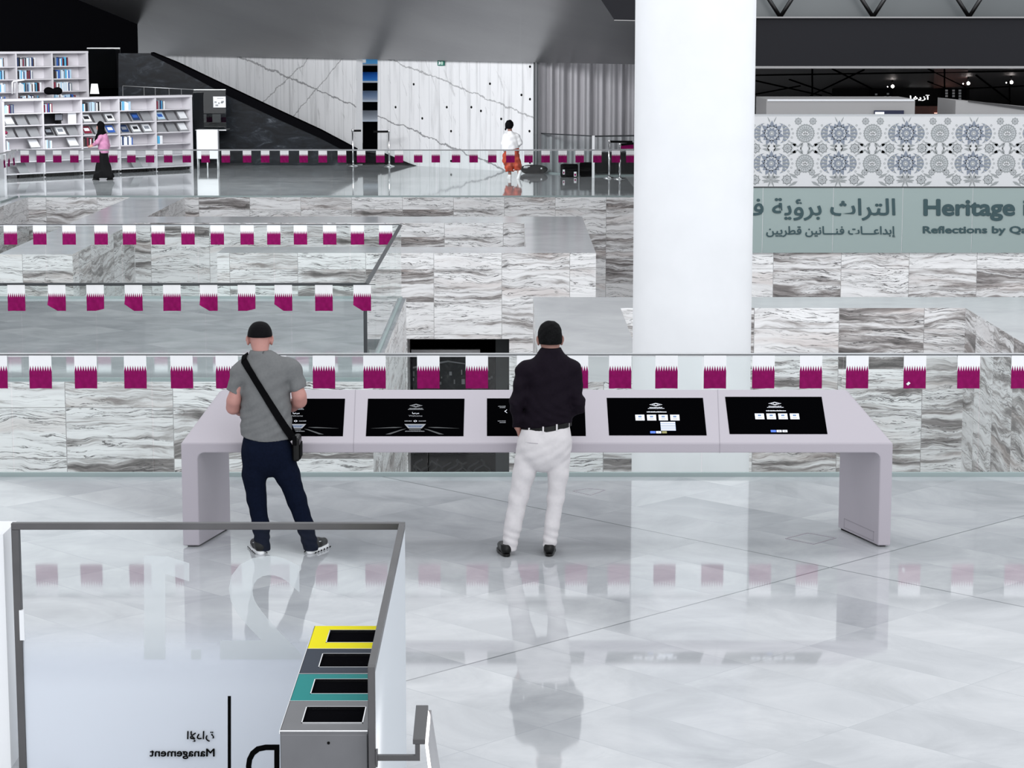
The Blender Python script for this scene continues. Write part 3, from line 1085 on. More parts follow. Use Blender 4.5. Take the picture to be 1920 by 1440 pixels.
def crescent(mb, x, z, side, fl):
    # curved feathered leaf bending round the flower
    n = 14
    outer, inner = [], []
    for k in range(n + 1):
        a = math.radians(-72 + 150 * k / n)
        outer.append((x + side * (0.27 * math.cos(a) - 0.06), z + fl * 0.20 * math.sin(a)))
        wv = 0.135 * math.sin(math.pi * k / n) ** 0.8
        inner.append((x + side * ((0.27 - wv) * math.cos(a) - 0.06), z + fl * (0.20 - wv * 0.35) * math.sin(a)))
    for k in range(n):
        print_on(mb, [outer[k], outer[k + 1], inner[k + 1], inner[k]], 1, M['pat_grey'] if k % 2 else M['pat_blue'])
    for k in range(2, n - 1, 2):
        print_on(mb, [(inner[k][0] * 0.55 + outer[k][0] * 0.45 - side * 0.01, inner[k][1]), (outer[k][0] * 0.7 + inner[k][0] * 0.3, outer[k][1] + 0.01), (outer[k][0] * 0.7 + inner[k][0] * 0.3, outer[k][1] - 0.012)], 2, M['pat_bg'])
    for k in range(5):
        a = math.radians(-40 + 20 * k)
        disc(mb, x + side * (0.315 * math.cos(a) - 0.05), z + fl * 0.235 * math.sin(a), 0.020, 1, M['pat_grey'], 10)
        disc(mb, x + side * (0.315 * math.cos(a) - 0.05), z + fl * 0.235 * math.sin(a), 0.010, 2, M['pat_bg'], 8)


pat = MB()
TW = 126.2 / 98.0 * 1.0
sx = P(1447, 250, PY).x
s126 = P(1573.2, 250, PY).x - sx
zr = [P(960, 250, PY).z, P(960, 306.5, PY).z, P(960, 363, PY).z]
zm = [P(960, 221.5, PY).z, P(960, 278, PY).z, P(960, 337, PY).z]
TW = s126
for c in range(-1, 7):
    X0 = sx + c * TW
    for r_, z in enumerate(zr[:2]):
        fl = 1 if r_ == 0 else 1
        if px0 + 0.3 < X0 < 12.6:
            for k in range(14):
                petal(pat, X0, z, k * 2 * math.pi / 14 + 0.22, 0.05, 0.245 if k % 2 else 0.205, 0.05, 3, M['pat_blue'])
            disc(pat, X0, z, 0.135, 4, M['pat_pale'], 28, 0.115)
            for k in range(10):
                petal(pat, X0, z, k * 2 * math.pi / 10, 0.035, 0.12, 0.026, 5, M['pat_blue'])
            disc(pat, X0, z, 0.045, 6, M['pat_grey'], 10, 0.03)
            disc(pat, X0, z, 0.018, 7, M['pat_bg'], 8)
            for sd in (-1, 1):
                crescent(pat, X0 + sd * 0.14, z + 0.0, sd, fl)
                leaf(pat, X0 + sd * 0.03, z + 0.2, math.pi / 2 - sd * 0.45, 0.13, 0.012, 1, M['pat_grey'])
                leaf(pat, X0 + sd * 0.03, z - 0.2, -math.pi / 2 + sd * 0.45, 0.12, 0.012, 1, M['pat_grey'])
        xm = X0 + TW / 2
        if px0 + 0.2 < xm < 12.7:
            disc(pat, xm, z, 0.182, 1, M['pat_grey'], 44, 0.168)
            disc(pat, xm, z, 0.150, 2, M['pat_pale'], 30, 0.142)
            for k in range(18):
                petal(pat, xm, z, k * math.pi / 9, 0.09, 0.145, 0.017, 3, M['pat_grey'])
            disc(pat, xm, z, 0.09, 4, M['pat_grey'], 24)
            for k in range(5):
                petal(pat, xm, z - 0.035, math.pi / 2 + (k - 2) * 0.62, 0.012, 0.085, 0.022, 5, M['pat_bg'])
            for sd in (-1, 1):
                dn = -1 if r_ == 0 else 1
                for q in (0.35, 0.85):
                    leaf(pat, xm + sd * 0.04, z + dn * 0.17, dn * (math.pi / 2) - sd * dn * q, 0.16, 0.02, 1, M['pat_grey'])
                leaf(pat, xm + sd * 0.17, z + dn * 0.2, dn * math.pi / 2 - sd * dn * 1.0, 0.13, 0.035, 1, M['pat_pale'])
    for r_, z in enumerate(zm):
        for sd in (-1, 1):
            xr = X0 + sd * 0.305
            if r_ == 0:
                xr = X0 + TW / 2 + sd * 0.14
            if px0 + 0.15 < xr < 12.8:
                if r_ == 0:
                    rosette(pat, xr, z - 0.06, 0.075, 1)
                else:
                    rosette(pat, xr, z, 0.108, 1)
                if r_ and sd == 1:
                    for q in range(2):
                        for w in (-1, 1):
                            leaf(pat, X0 + w * 0.02, z + (0.035 if q else -0.035), math.pi / 2 - w * (math.pi / 2 - 0.15), 0.16, 0.03, 1, M['pat_grey'])
                    if r_ == 2:
                        for w in range(8):
                            leaf(pat, X0, z, w * math.pi / 4 + 0.4, 0.17, 0.016, 2, M['pat_grey'])
        xm = X0 + TW / 2
        if r_ and px0 + 0.35 < xm < 12.6:
            for w in range(4):
                leaf(pat, xm + (0.13 if w % 2 else -0.13), z + (0.03 if w < 2 else -0.03), (0.5 if w % 2 else math.pi - 0.5) * (1 if w < 2 else -1), 0.2, 0.028, 1, M['pat_grey'])
        if r_ == 2 and px0 + 0.35 < xm < 12.6:
            for sd in (-1, 1):
                rosette(pat, xm + sd * 0.14, z + 0.14, 0.07, 1)
pat.build('flower_print', pw)

# ------------------------------------------------------------------ frosted sign balustrade with lettering
SY = 40.35
t = thing('sign_balustrade', (7.5, SY, 0), 'frosted grey green glass balustrade with dark bilingual lettering', 'balustrade')
xs_ = [1300, 1430, 1562, 1692, 1823, 1953, 2083]
zt = P(960, 352, SY).z
for a, c in zip(xs_[:-1], xs_[1:]):
    xa, xb = P(a, 412, SY).x, P(c, 412, SY).x
    MB().box(xa + 0.005, xb - 0.005, SY, SY + 0.02, 0.0, zt, M['frostsign']).build('glass_panel', t)
MB().box(P(1300, 412, SY).x, P(2083, 412, SY).x, SY - 0.01, SY + 0.03, zt, zt + 0.02, M['rail_dark']).build('top_rail', t)
pl = lambda a, b, e: P(a, b, SY - 0.006 - e)
text_obj('lettering', arabic('التراث برؤية فنية'), M['signtext'], t, (1352, 1678, 413, 372), pl, 0.0, False, 0.018)
text_obj('lettering', arabic('إبداعـــات فنـــانين قطريين'), M['signtext'], t, (1437, 1678, 445.5, 424.5), pl, 0.0, False, 0.022)
text_obj('lettering', 'Heritage in', M['signtext'], t, (1733, 1950, 413, 374.5), pl, 0.0, False, 0.036)
text_obj('lettering', 'Reflections by Qatari', M['signtext'], t, (1731, 1963, 441, 424.5), pl, 0.0, False, 0.034)


# ------------------------------------------------------------------ glass balustrades
def balustrade(name, p0, p1, h, joints, label, rail_mat, base=True, glass='glass', post=None, top=0.03):
    """p0, p1: ends on the ground; joints: fractions where panels meet"""
    p0, p1 = Vector(p0), Vector(p1)
    t = thing(name, (p0 + p1) / 2, label, 'balustrade')
    d = (p1 - p0)
    ln = d.length
    d.normalize()
    n = Vector((-d.y, d.x, 0))
    th = 0.018
    fr = [0.0] + list(joints) + [1.0]

    def bar(a, b, z0, z1, w, mat, nm):
        mb = MB()
        mb.prism([p0 + d * a - n * w / 2 + Vector((0, 0, z0)), p0 + d * b - n * w / 2 + Vector((0, 0, z0)), p0 + d * b + n * w / 2 + Vector((0, 0, z0)), p0 + d * a + n * w / 2 + Vector((0, 0, z0))], (0, 0, z1 - z0), mat)
        return mb.build(nm, t, fixn=True)
    for a, b in zip(fr[:-1], fr[1:]):
        bar(a * ln + 0.006, b * ln - 0.006, 0.0, h - top * 0.4, th, M[glass], 'glass_panel')
    bar(0, ln, h - top, h, 0.035, M[rail_mat], 'top_rail')
    if base:
        bar(0, ln, 0.0, 0.035, 0.045, M['channel'], 'base_channel')
    if post is not None:
        for q in post:
            bar(q * ln - 0.02, q * ln + 0.02, 0, h, 0.04, M['rail_dark'], 'post')
    return t


RY = 19.75
xA, xB = -7.0, 7.0
jx = [(G(x, 893).x - xA) / (xB - xA) for x in (-237, 27, 289, 548, 803, 1055, 1315, 1575, 1832, 2092)]
balustrade('glass_balustrade', (xA, RY, 0), (xB, RY, 0), 1.09, jx, 'long clear glass balustrade behind the touchscreen table', 'rail', top=0.03)
RX = -1.62
FY0, FY1 = 25.3, 33.3
balustrade('glass_balustrade', (-8, FY0, 0), (RX, FY0, 0), 1.10, [0.2, 0.4, 0.53, 0.72, 0.87], 'glass balustrade along the front of the stone platform over court', 'rail_dark', post=[0.9985], top=0.03)
balustrade('glass_balustrade', (RX, FY0 + 0.03, 0), (RX, FY1 - 0.03, 0), 1.09, [0.2, 0.4, 0.6, 0.8], 'glass balustrade on the right side of the stone platform', 'rail_dark', top=0.035)
balustrade('glass_balustrade', (-9, FY1, 0), (RX, FY1, 0), 1.09, [0.15, 0.3, 0.45, 0.6, 0.75, 0.9], 'glass balustrade at the back of the stone platform', 'rail', top=0.03)
BY = 54.15
xa0 = P(35, 300, BY).x
balustrade('glass_balustrade', (xa0, BY, 0), (3.2, BY, 0), 1.12, [0.083 * k for k in range(1, 12)], 'long glass balustrade at the near edge of the far floor', 'rail', top=0.03)
balustrade('glass_balustrade', (xa0 - 0.05, BY - 1.9, 0), (xa0 - 0.05, BY - 0.05, 0), 1.12, [0.5], 'short glass balustrade return left of the far floor', 'rail', top=0.03)
g0, g1 = G(742, 306) + Vector((0, 0.45, 0)), G(1113, 333) + Vector((0, 0.45, 0))
balustrade('glass_balustrade', g0, g1, 1.1, [0.17, 0.33, 0.5, 0.67, 0.83], 'glass balustrade standing along the foot of the white wall', 'rail_dark', top=0.03)
balustrade('glass_balustrade', g1 + Vector((0.05, 0, 0)), (3.4, g1.y + 0.4, 0), 1.1, [0.5], 'short glass balustrade in front of the dark ribbed wall', 'rail_dark', top=0.04)
mb = MB()
c = G(1112, 333)
mb.box(c.x - 0.035, c.x + 0.035, c.y - 0.09, c.y - 0.02, 0, 1.12, M['white'])
tag(mb.build('balustrade_post'), 'white post at the corner of the far glass balustrade', 'post')


# ------------------------------------------------------------------ flags
def flag_mesh(seed, fold=0, teeth=9):
    """0.195 m wide, 0.30 m long flag hanging from its top edge at the origin; maroon field with a toothed white head"""
    rng = random.Random(seed)
    W_, H_ = 0.195, 0.297
    ph = rng.random() * 6

    def warp(x, z):
        a = -z / H_
        y = 0.006 * math.sin(x * 32 + ph) * a + 0.004 * math.sin(x * 70 + z * 40 + ph * 2) * a
        dx = 0.0
        if fold:
            q = max(0.0, a - 0.55) * max(0.0, (x * fold) / (W_ / 2))
            y -= 0.10 * q
            z += 0.16 * q
        return (x + dx, y, z)
    v, f, m = [], [], []
    zt_, zl = -0.095, -0.145
    n = teeth * 2
    rows_top = [0.0, -0.02, -0.05, zt_ + 0.0]

    def grid(zs, mat, zfun=None):
        b = len(v)
        for z in zs:
            for i in range(n + 1):
                x = -W_ / 2 + W_ * i / n
                v.append(warp(x, zfun(i, z) if zfun else z))
        for r in range(len(zs) - 1):
            for i in range(n):
                a = b + r * (n + 1) + i
                f.append((a, a + n + 1, a + n + 2, a + 1))
                m.append(mat)
    edge = lambda i: zt_ if i % 2 else zl
    grid([0, 1, 2, 3], 0, lambda i, k: edge(i) * k / 3)
    grid([0, 1, 2, 3, 4, 5, 6], 1, lambda i, k: edge(i) + (-H_ - edge(i)) * k / 6)
    me = bpy.data.meshes.new('flag')
    me.from_pydata(v, [], f)
    me.materials.append(M['flag_w'])
    me.materials.append(M['flag_m'])
    for p, mm in zip(me.polygons, m):
        p.material_index = mm
        p.use_smooth = True
    return me


FM = [flag_mesh(s) for s in (1, 2, 3, 4)]
FF = [flag_mesh(7, 0), flag_mesh(8, -1), flag_mesh(9, 0.35), flag_mesh(10, -1.1)]
ROWS = [
    ('the near glass balustrade', RY - 0.03, 665, 0, FM, 'flags on the near balustrade', [-8, 75, 160, 253, 340, 425, 516, 607, 702, 803, 894, 990, 1082, 1163, 1250, 1341, 1432, 1521, 1608, 1716, 1817, 1918]),
    ('the platform front balustrade', FY0 - 0.03, 533, 1, FF, 'flags on the platform front balustrade', [30, 106, 178, 250, 322, 391, 462, 531, 607, 679]),
    ('the platform back balustrade', FY1 - 0.03, 420.5, 2, FM, 'flags on the platform back balustrade', [19, 74, 129, 189, 242, 296, 352, 407, 463, 513, 563, 618, 670, 723]),
    ('the far floor balustrade', BY - 0.03, 281, 3, FM, 'flags on the far floor balustrade',
     [46, 76, 107, 139, 178, 212, 246, 281, 315, 350, 385, 423, 463, 497, 533, 569, 605, 641, 677, 713, 748, 784, 817, 855, 888, 923, 957, 991, 1023, 1055, 1087, 1120, 1155, 1182]),
]
for where, Y, ytop, kk, meshes, grp, xs in ROWS:
    for i, x in enumerate(xs):
        o = bpy.data.objects.new('flag', meshes[(i * 7 + i // 3) % 4 if kk != 1 else (0, 1, 2, 3)[i % 4]])
        COL.objects.link(o)
        o.location = P(x, ytop, Y)
        if kk == 3:
            o.scale = (1.03, 1, 1.0)
        tag(o, 'maroon and white toothed flag, %s from left on %s' % (ORD[i], where), 'flag', grp)
    mb = MB()
    a, b_ = P(xs[0] - 25, ytop + 0.5, Y), P(xs[-1] + 25, ytop + 0.5, Y)
    mb.tube([a, b_], 0.004 if kk < 2 else 0.006, M['rail_dark'], 6)
    tag(mb.build('bunting_cord'), 'thin dark cord carrying the flags along %s' % where, 'cord')
for i, dy in enumerate((0.45, 0.95, 1.45)):
    o = bpy.data.objects.new('flag', FM[i])
    COL.objects.link(o)
    o.location = (xa0 - 0.02, BY - dy, 1.07)
    o.rotation_euler = (0, 0, math.pi / 2)
    tag(o, 'maroon and white flag seen edge on, %s from the corner of short balustrade return' % ORD[i], 'flag', 'flags on the short return')
c = P(1703, 719.5, RY - 0.045)
mb = MB()
mb.prism([c + Vector((-0.018, 0, -0.002)), c + Vector((0.004, 0, 0.018)), c + Vector((0.02, 0, 0.004)), c + Vector((-0.003, 0, -0.016))], (0, 0.004, 0), M['paper'])
tag(mb.build('sticker', fixn=True), 'small white sticker on the third last near flag', 'sticker')

# ------------------------------------------------------------------ touchscreen table
KYF, KYB = 16.95, 17.60
KZF, KZB = 0.78, None
kb = P(960, 730, KYB)
KZB = kb.z
KZF = P(960, 831, KYF).z
kl = thing('touchscreen_table', (0.2, 17.25, 0), 'long lilac white table with five touchscreens on splayed legs', 'table')
fl_, fr_ = -2.488, 2.862
bl_, br_ = -2.285, 2.625


def kio_section(xl, xr, ztop, zund, il, ir, rt, Y):
    pts = [(xl, 0.012)]
    pts.append((xl, ztop - rt))
    for k in range(1, 7):
        a = k * math.pi / 12
        pts.append((xl + rt * (1 - math.cos(a)), ztop - rt + rt * math.sin(a)))
    for k in range(0, 7):
        a = k * math.pi / 12
        pts.append((xr - rt + rt * math.sin(a), ztop - rt + rt * math.cos(a)))
    pts.append((xr, 0.012))
    pts.append((xr - ir, 0.012))
    ri = 0.05
    for k in range(0, 5):
        a = k * math.pi / 8
        pts.append((xr - ir - ri * (1 - math.cos(a)), zund - ri + ri * math.sin(a)))
    for k in range(0, 5):
        a = k * math.pi / 8
        pts.append((xl + il + ri - ri * math.sin(a), zund - ri + ri * math.cos(a)))
    pts.append((xl + il, 0.012))
    return [Vector((x, Y, z)) for x, z in pts]


f_ = kio_section(fl_, fr_, KZF, KZF - 0.075, 0.125, 0.095, 0.012, KYF)
b_ = kio_section(bl_, br_, KZB, KZB - 0.09, 0.08, 0.07, 0.055, KYB)
n = len(f_)
mb = MB()
mb.add(f_ + b_, [(i, n + i, n + (i + 1) % n, (i + 1) % n) for i in range(n)], M['kiosk'])
mb.f.append(list(range(n)))
mb.f.append(list(range(2 * n - 1, n - 1, -1)))
mb.m += [0, 0]
mb.sm += [False, False]
kbody = mb.build('tabletop', kl, fixn=True, bevel=0.008, segs=2)


def ktop(x, y, off=0.0):
    """point on the sloping top under a pixel"""
    u, dy, dz = _ray(x, y)
    sl = (KZB - KZF) / (KYB - KYF)
    s_ = (KZF - HC - sl * KYF) / (dz - sl * dy)
    nrm = Vector((0, -sl, 1)).normalized()
    return Vector((u * s_, dy * s_, HC + dz * s_)) + nrm * off


SLN = Vector((0, -(KZB - KZF) / (KYB - KYF), 1)).normalized()
for xt, xb in ((666.5, 663), (1345.5, 1349.5)):
    mb = MB()
    w = 0.5
    mb.prism([ktop(xt - w, 731, 0.0), ktop(xt + w, 731, 0.0), ktop(xb + w, 830, 0.0), ktop(xb - w, 830, 0.0)], SLN * 0.002, M['seam'])
    a = G(xb, 1027)
    q = P(xb, 840, KYF)
    mb.box(q.x - 0.002, q.x + 0.002, KYF - 0.002, KYF, KZF - 0.075, KZF, M['seam'])
    mb.build('joint_line', kl, fixn=True)
mb = MB()
ax, bx_ = fr_ - 0.095, br_ - 0.07
for (ya, yb, za_, zb_) in ((17.02, 17.5, 0.10, 0.106), (17.02, 17.5, 0.03, 0.036), (17.02, 17.026, 0.03, 0.106), (17.494, 17.5, 0.03, 0.106)):
    fx = lambda y: ax + (bx_ - ax) * (y - KYF) / (KYB - KYF) - 0.0015
    mb.prism([(fx(ya), ya, za_), (fx(yb), yb, za_), (fx(yb), yb, zb_), (fx(ya), ya, zb_)], (0.003, 0, 0), M['seam'])
mb.build('access_cover', kl, fixn=True)
for sx_, nm in ((-1, 'left'), (1, 'right')):
    mb = MB()
    if sx_ < 0:
        mb.prism([(fl_ + 0.03, KYF + 0.05, 0), (fl_ + 0.10, KYF + 0.05, 0), (bl_ + 0.06, KYB - 0.03, 0), (bl_ + 0.02, KYB - 0.03, 0)], (0, 0, 0.02), M['black'])
    else:
        mb.prism([(fr_ - 0.08, KYF + 0.05, 0), (fr_ - 0.03, KYF + 0.05, 0), (br_ - 0.02, KYB - 0.03, 0), (br_ - 0.05, KYB - 0.03, 0)], (0, 0, 0.02), M['black'])
    mb.build('foot_plinth', kl, fixn=True)

SCR = [((467, 647, 748), (463, 643, 818)), ((690, 871, 748), (686, 869, 818)), ((913, 1096, 747.5), (913, 1098.5, 817.5)), ((1137.5, 1318, 746.5), (1142, 1325, 816.5)), ((1359.5, 1540.5, 744.5), (1368, 1551.5, 814))]


def scr_fn(S):
    (l0, r0, y0), (l1, r1, y1) = S

    def fn(a, b, e=0.0):
        """a 0..1 left to right, b 0..1 top to bottom"""
        x = (l0 + (r0 - l0) * a) * (1 - b) + (l1 + (r1 - l1) * a) * b
        y = y0 + (y1 - y0) * b
        return ktop(x, y, e)
    return fn


for i, S in enumerate(SCR):
    fn = scr_fn(S)
    mb = MB()
    mb.prism([fn(0, 0, -0.004), fn(1, 0, -0.004), fn(1, 1, -0.004), fn(0, 1, -0.004)], SLN * 0.007, M['screen'])
    s = mb.build('touchscreen', kl, fixn=True)
    ui = MB()
    E0 = 0.0042

    def rect(a0, a1, b0, b1, mat, e=0.0):
        ui.poly([fn(a0, b0, E0 + e), fn(a1, b0, E0 + e), fn(a1, b1, E0 + e), fn(a0, b1, E0 + e)][::-1], mat)

    def lens(cx, cy, w, h, mat):
        for k in range(5):
            ww, hh = w * (1 - k * 0.17), h * (1 - k * 0.06)
            o_ = [(cx - ww, cy), (cx, cy - hh), (cx + ww, cy), (cx, cy + hh)]
            w2, h2 = ww * 0.86, hh * 0.78
            i_ = [(cx - w2, cy), (cx, cy - h2), (cx + w2, cy), (cx, cy + h2)]
            for q in range(4):
                r = (q + 1) % 4
                if k % 2 == 0:
                    ui.poly([fn(*o_[q], E0), fn(*o_[r], E0), fn(*i_[r], E0), fn(*i_[q], E0)][::-1], mat)

    def caption(a0, a1, b0, b1, mat, seed):
        # a row of little strokes, too small to be read
        rg = random.Random(seed)
        a = a0
        while a < a1:
            w = 0.004 + rg.random() * 0.008
            rect(a, min(a + w, a1), b0 + (b1 - b0) * rg.random() * 0.3, b1, mat)
            a += w + 0.003
    if i in (0, 1):
        lens(0.5, 0.19, 0.068, 0.045, M['ui_grey'])
        caption(0.43, 0.57, 0.255, 0.275, M['ui_grey'], 1)
        caption(0.42, 0.58, 0.283, 0.30, M['ui_grey'], 2)
        # building with lit glass front and floor beams
        ui.poly([fn(0.39, 0.685, E0), fn(0.61, 0.685, E0), fn(0.57, 0.80, E0), fn(0.43, 0.80, E0)][::-1], M['ui_grey'])
        ui.poly([fn(0.415, 0.72, E0 + 0.0005), fn(0.585, 0.72, E0 + 0.0005), fn(0.555, 0.775, E0 + 0.0005), fn(0.445, 0.775, E0 + 0.0005)][::-1], M['ui_deep'])
        for q in range(7):
            rect(0.455 + q * 0.014, 0.459 + q * 0.014, 0.735, 0.77, M['ui_grey'], 0.001)
        rect(0.44, 0.56, 0.82, 0.85, M['ui_dim'])
        caption(0.40, 0.60, 0.865, 0.885, M['ui_grey'], 6)
        for sd in (-1, 1):
            ui.poly([fn(0.5 + sd * 0.09, 0.81, E0), fn(0.5 + sd * 0.14, 0.83, E0), fn(0.5 + sd * 0.30, 0.96, E0), fn(0.5 + sd * 0.25, 0.96, E0)], M['ui_dim'])
            ui.poly([fn(0.5 + sd * 0.13, 0.77, E0), fn(0.5 + sd * 0.22, 0.765, E0), fn(0.5 + sd * 0.46, 0.80, E0), fn(0.5 + sd * 0.20, 0.79, E0)], M['ui_dim'])
            caption(0.5 + (0.035 if sd > 0 else -0.11), 0.5 + (0.11 if sd > 0 else -0.035), 0.59, 0.615, M['ui_grey'], 4 + sd)
            ui.poly([fn(0.5 - sd * 0.0, 0.575, E0), fn(0.5 + sd * 0.02, 0.605, E0), fn(0.5, 0.635, E0), fn(0.5 + sd * 0.008, 0.605, E0)], M['ui_white'])
    elif i == 2:
        caption(0.115, 0.19, 0.205, 0.225, M['ui_grey'], 1)
        caption(0.13, 0.19, 0.24, 0.26, M['ui_grey'], 2)
        caption(0.11, 0.19, 0.60, 0.62, M['ui_grey'], 3)
        caption(0.13, 0.19, 0.64, 0.66, M['ui_grey'], 4)
        for sd in (-1, 1):
            ui.poly([fn(0.186, 0.35, E0), fn(0.205, 0.35 + sd * 0.035, E0), fn(0.205, 0.35 + sd * 0.05, E0), fn(0.178, 0.35, E0)], M['ui_white'])
        rect(0.60, 0.75, 0.3, 0.5, M['ui_dim'])
    else:
        lens(0.505, 0.185, 0.068, 0.042, M['ui_white'])
        caption(0.435, 0.57, 0.25, 0.27, M['ui_white'], 1)
        caption(0.42, 0.59, 0.28, 0.297, M['ui_white'], 2)
        caption(0.405, 0.61, 0.365, 0.395, M['ui_white'], 3)
        for q in range(4):
            x0 = 0.283 + q * 0.120
            rect(x0, x0 + 0.094, 0.455, 0.61, M['ui_white'])
            rect(x0 + 0.03, x0 + 0.064, 0.485, 0.53, M['ui_blue2'], 0.0005)
            rect(x0 + 0.025, x0 + 0.07, 0.565, 0.58, M['ui_grey'], 0.0005)
        yb = 0.895 if i == 3 else 0.90
        rect(0.424, 0.478, yb, yb + 0.06, M['ui_blue'])
        rect(0.484, 0.536, yb, yb + 0.06, M['ui_white'])
        rect(0.50, 0.52, yb + 0.02, yb + 0.04, M['ui_grey'], 0.0005)
        rect(0.544, 0.594, yb, yb + 0.06, M['ui_olive'] if i == 3 else M['ui_white'])
        if i == 4:
            rect(0.56, 0.58, yb + 0.02, yb + 0.04, M['ui_grey'], 0.0005)
        if i == 3:
            rect(0.535, 0.69, 0.645, 0.885, M['ui_blue2'])
            for q in range(5):
                rect(0.537, 0.688, 0.65 + q * 0.049, 0.682 + q * 0.049, M['ui_white'], 0.0005)
    ui.build('interface_graphics', s)
    if i in (0, 1):
        text_obj('interface_text', arabic('مرحبا'), M['ui_white'], s, (0.465, 0.535, 0.425, 0.365), lambda a, b, e, fn=fn: fn(a, b, E0 + e), 0.01)
        text_obj('interface_text', 'Welcome', M['ui_grey'], s, (0.43, 0.57, 0.485, 0.445), lambda a, b, e, fn=fn: fn(a, b, E0 + e), 0.0)

# floor access covers
for pts, lab in (([(1073, 921), (1101, 916), (1136, 919), (1108, 929)], 'small square access cover in floor behind the dark shirted man'),
                 ([(1472, 1010), (1514, 999), (1568, 1009), (1526, 1021)], 'larger square access cover in floor inside the right table leg')):
    q = [G(*p_) for p_ in pts]
    ctr = sum(q, Vector()) / 4
    mb = MB()
    for k in range(4):
        a, b2 = q[k], q[(k + 1) % 4]
        ia, ib = a + (ctr - a) * 0.06, b2 + (ctr - b2) * 0.06
        mb.prism([a, b2, ib, ia], (0, 0, 0.003), M['seam'])
    tag(mb.build('floor_access_cover', fixn=True), lab, 'access cover')

# ------------------------------------------------------------------ foreground glass enclosure, bins, handrail
EY = G(960, 1460).y + 0.15
NY = 9.14
ez = P(960, 980, EY).z
nzx = P(697, 1250, 9.2)
NYv = 9.2
# near post stands where its top meets the same height
for _ in range(20):
    zt_ = P(697, 1250, NYv).z
    NYv *= 1 + (ez - zt_) * -0.2 / NYv * 2
NY = NYv
xl_, xr_ = P(22, 985, EY).x, P(755, 985, EY).x
xn = P(697, 1250, NY).x
t = thing('glass_enclosure', ((xl_ + xr_) / 2, EY, 0), 'steel framed glass enclosure with mirrored lettering in the foreground', 'glass screen')
MB().box(xl_ + 0.02, xr_ - 0.005, EY - 0.006, EY + 0.006, 0.0, ez - 0.02, M['glass_fg']).build('glass_panel', t)
MB().box(xl_, xr_ + 0.012, EY - 0.02, EY + 0.02, ez - 0.034, ez, M['frame']).build('top_rail', t, bevel=0.002)
MB().box(xl_, xl_ + 0.04, EY - 0.02, EY + 0.02, 0.0, ez - 0.034, M['frame']).build('post', t, bevel=0.002)
mb = MB()
mb.prism([(xn - 0.015, NY, ez - 0.034), (xn + 0.013, NY, ez - 0.034), (xr_ + 0.012, EY - 0.02, ez - 0.034), (xr_ - 0.018, EY - 0.02, ez - 0.034)], (0, 0, 0.034), M['frame'])
mb.build('top_rail', t, fixn=True)
mb = MB()
mb.prism([(xn + 0.001, NY, 0.0), (xn + 0.011, NY, 0.0), (xr_ + 0.010, EY, 0.0), (xr_ + 0.000, EY, 0.0)], (0, 0, ez - 0.035), M['glass_side'])
mb.build('glass_panel', t, fixn=True)
mb = MB()
mb.prism([(xn + 0.0115, NY, 0.0), (xn + 0.0125, NY, 0.0), (xr_ + 0.0115, EY, 0.0), (xr_ + 0.0105, EY, 0.0)], (0, 0, ez - 0.0345), M["frost_side"])
mb.build('frosted_film', t, fixn=True)
MB().box(xn - 0.015, xn + 0.014, NY - 0.03, NY, 0.0, ez, M['frame']).build('post', t, bevel=0.002)
c = P(750, 1036, EY)
MB().box(c.x - 0.012, c.x + 0.012, EY - 0.03, EY + 0.03, c.z - 0.03, c.z + 0.03, M['steel_dark']).build('clamp', t)
c = P(43, 1170, EY)
MB().box(c.x - 0.012, c.x + 0.012, EY - 0.03, EY - 0.006, c.z - 0.08, c.z + 0.08, M['paper']).build('sticker', t)
pf = lambda a, b, e: P(a, b, EY - 0.012 - e)
MB().box(xl_ + 0.04, xr_ - 0.01, EY - 0.0105, EY - 0.0085, 0.0, 0.9, M['frost_fade']).build('frosted_film', t)
text_obj('lettering', '2', M['frost_num'], t, (413, 566, 1236, 1042), pf, 0.02, True)
mb = MB()
mb.add([pf(x, y, 0) for x, y in ((270, 1042), (314, 1043), (355, 1056), (355, 1090), (310, 1076), (310, 1236), (270, 1236))][::-1], [(0, 1, 2, 3, 4, 5, 6)], M['frost_num'])
mb.build('lettering', t)
mb = MB()
mb.add([pf(x, y, 0) for x, y in ((358, 1218), (377, 1218), (377, 1236), (358, 1236))][::-1], [(0, 1, 2, 3)], M['frost_num'])
mb.build('lettering', t)
text_obj('lettering', 'Management', M['ink'], t, (281, 402, 1423, 1404), pf, 0.0, True, 0.018)
text_obj('lettering', arabic('الإدارة'), M['ink'], t, (351, 401, 1392, 1371), pf, 0.0, True, 0.015)
text_obj('lettering', 'D', M['ink'], t, (461, 524, 1478, 1396), pf, 0.0, True)
MB().poly([pf(427, 1305, 0), pf(433, 1305, 0), pf(433, 1475, 0), pf(427, 1475, 0)][::-1], M['ink']).build('divider_line', t)
mb = MB()
a = P(-60, 996, EY + 0.1)
c = P(12, 996, EY + 0.1)
mb.box(a.x, c.x, EY + 0.02, EY + 0.35, 0, c.z, M['white'])
tag(mb.build('white_pillar'), 'plain white pillar at the left edge of the picture', 'pillar')

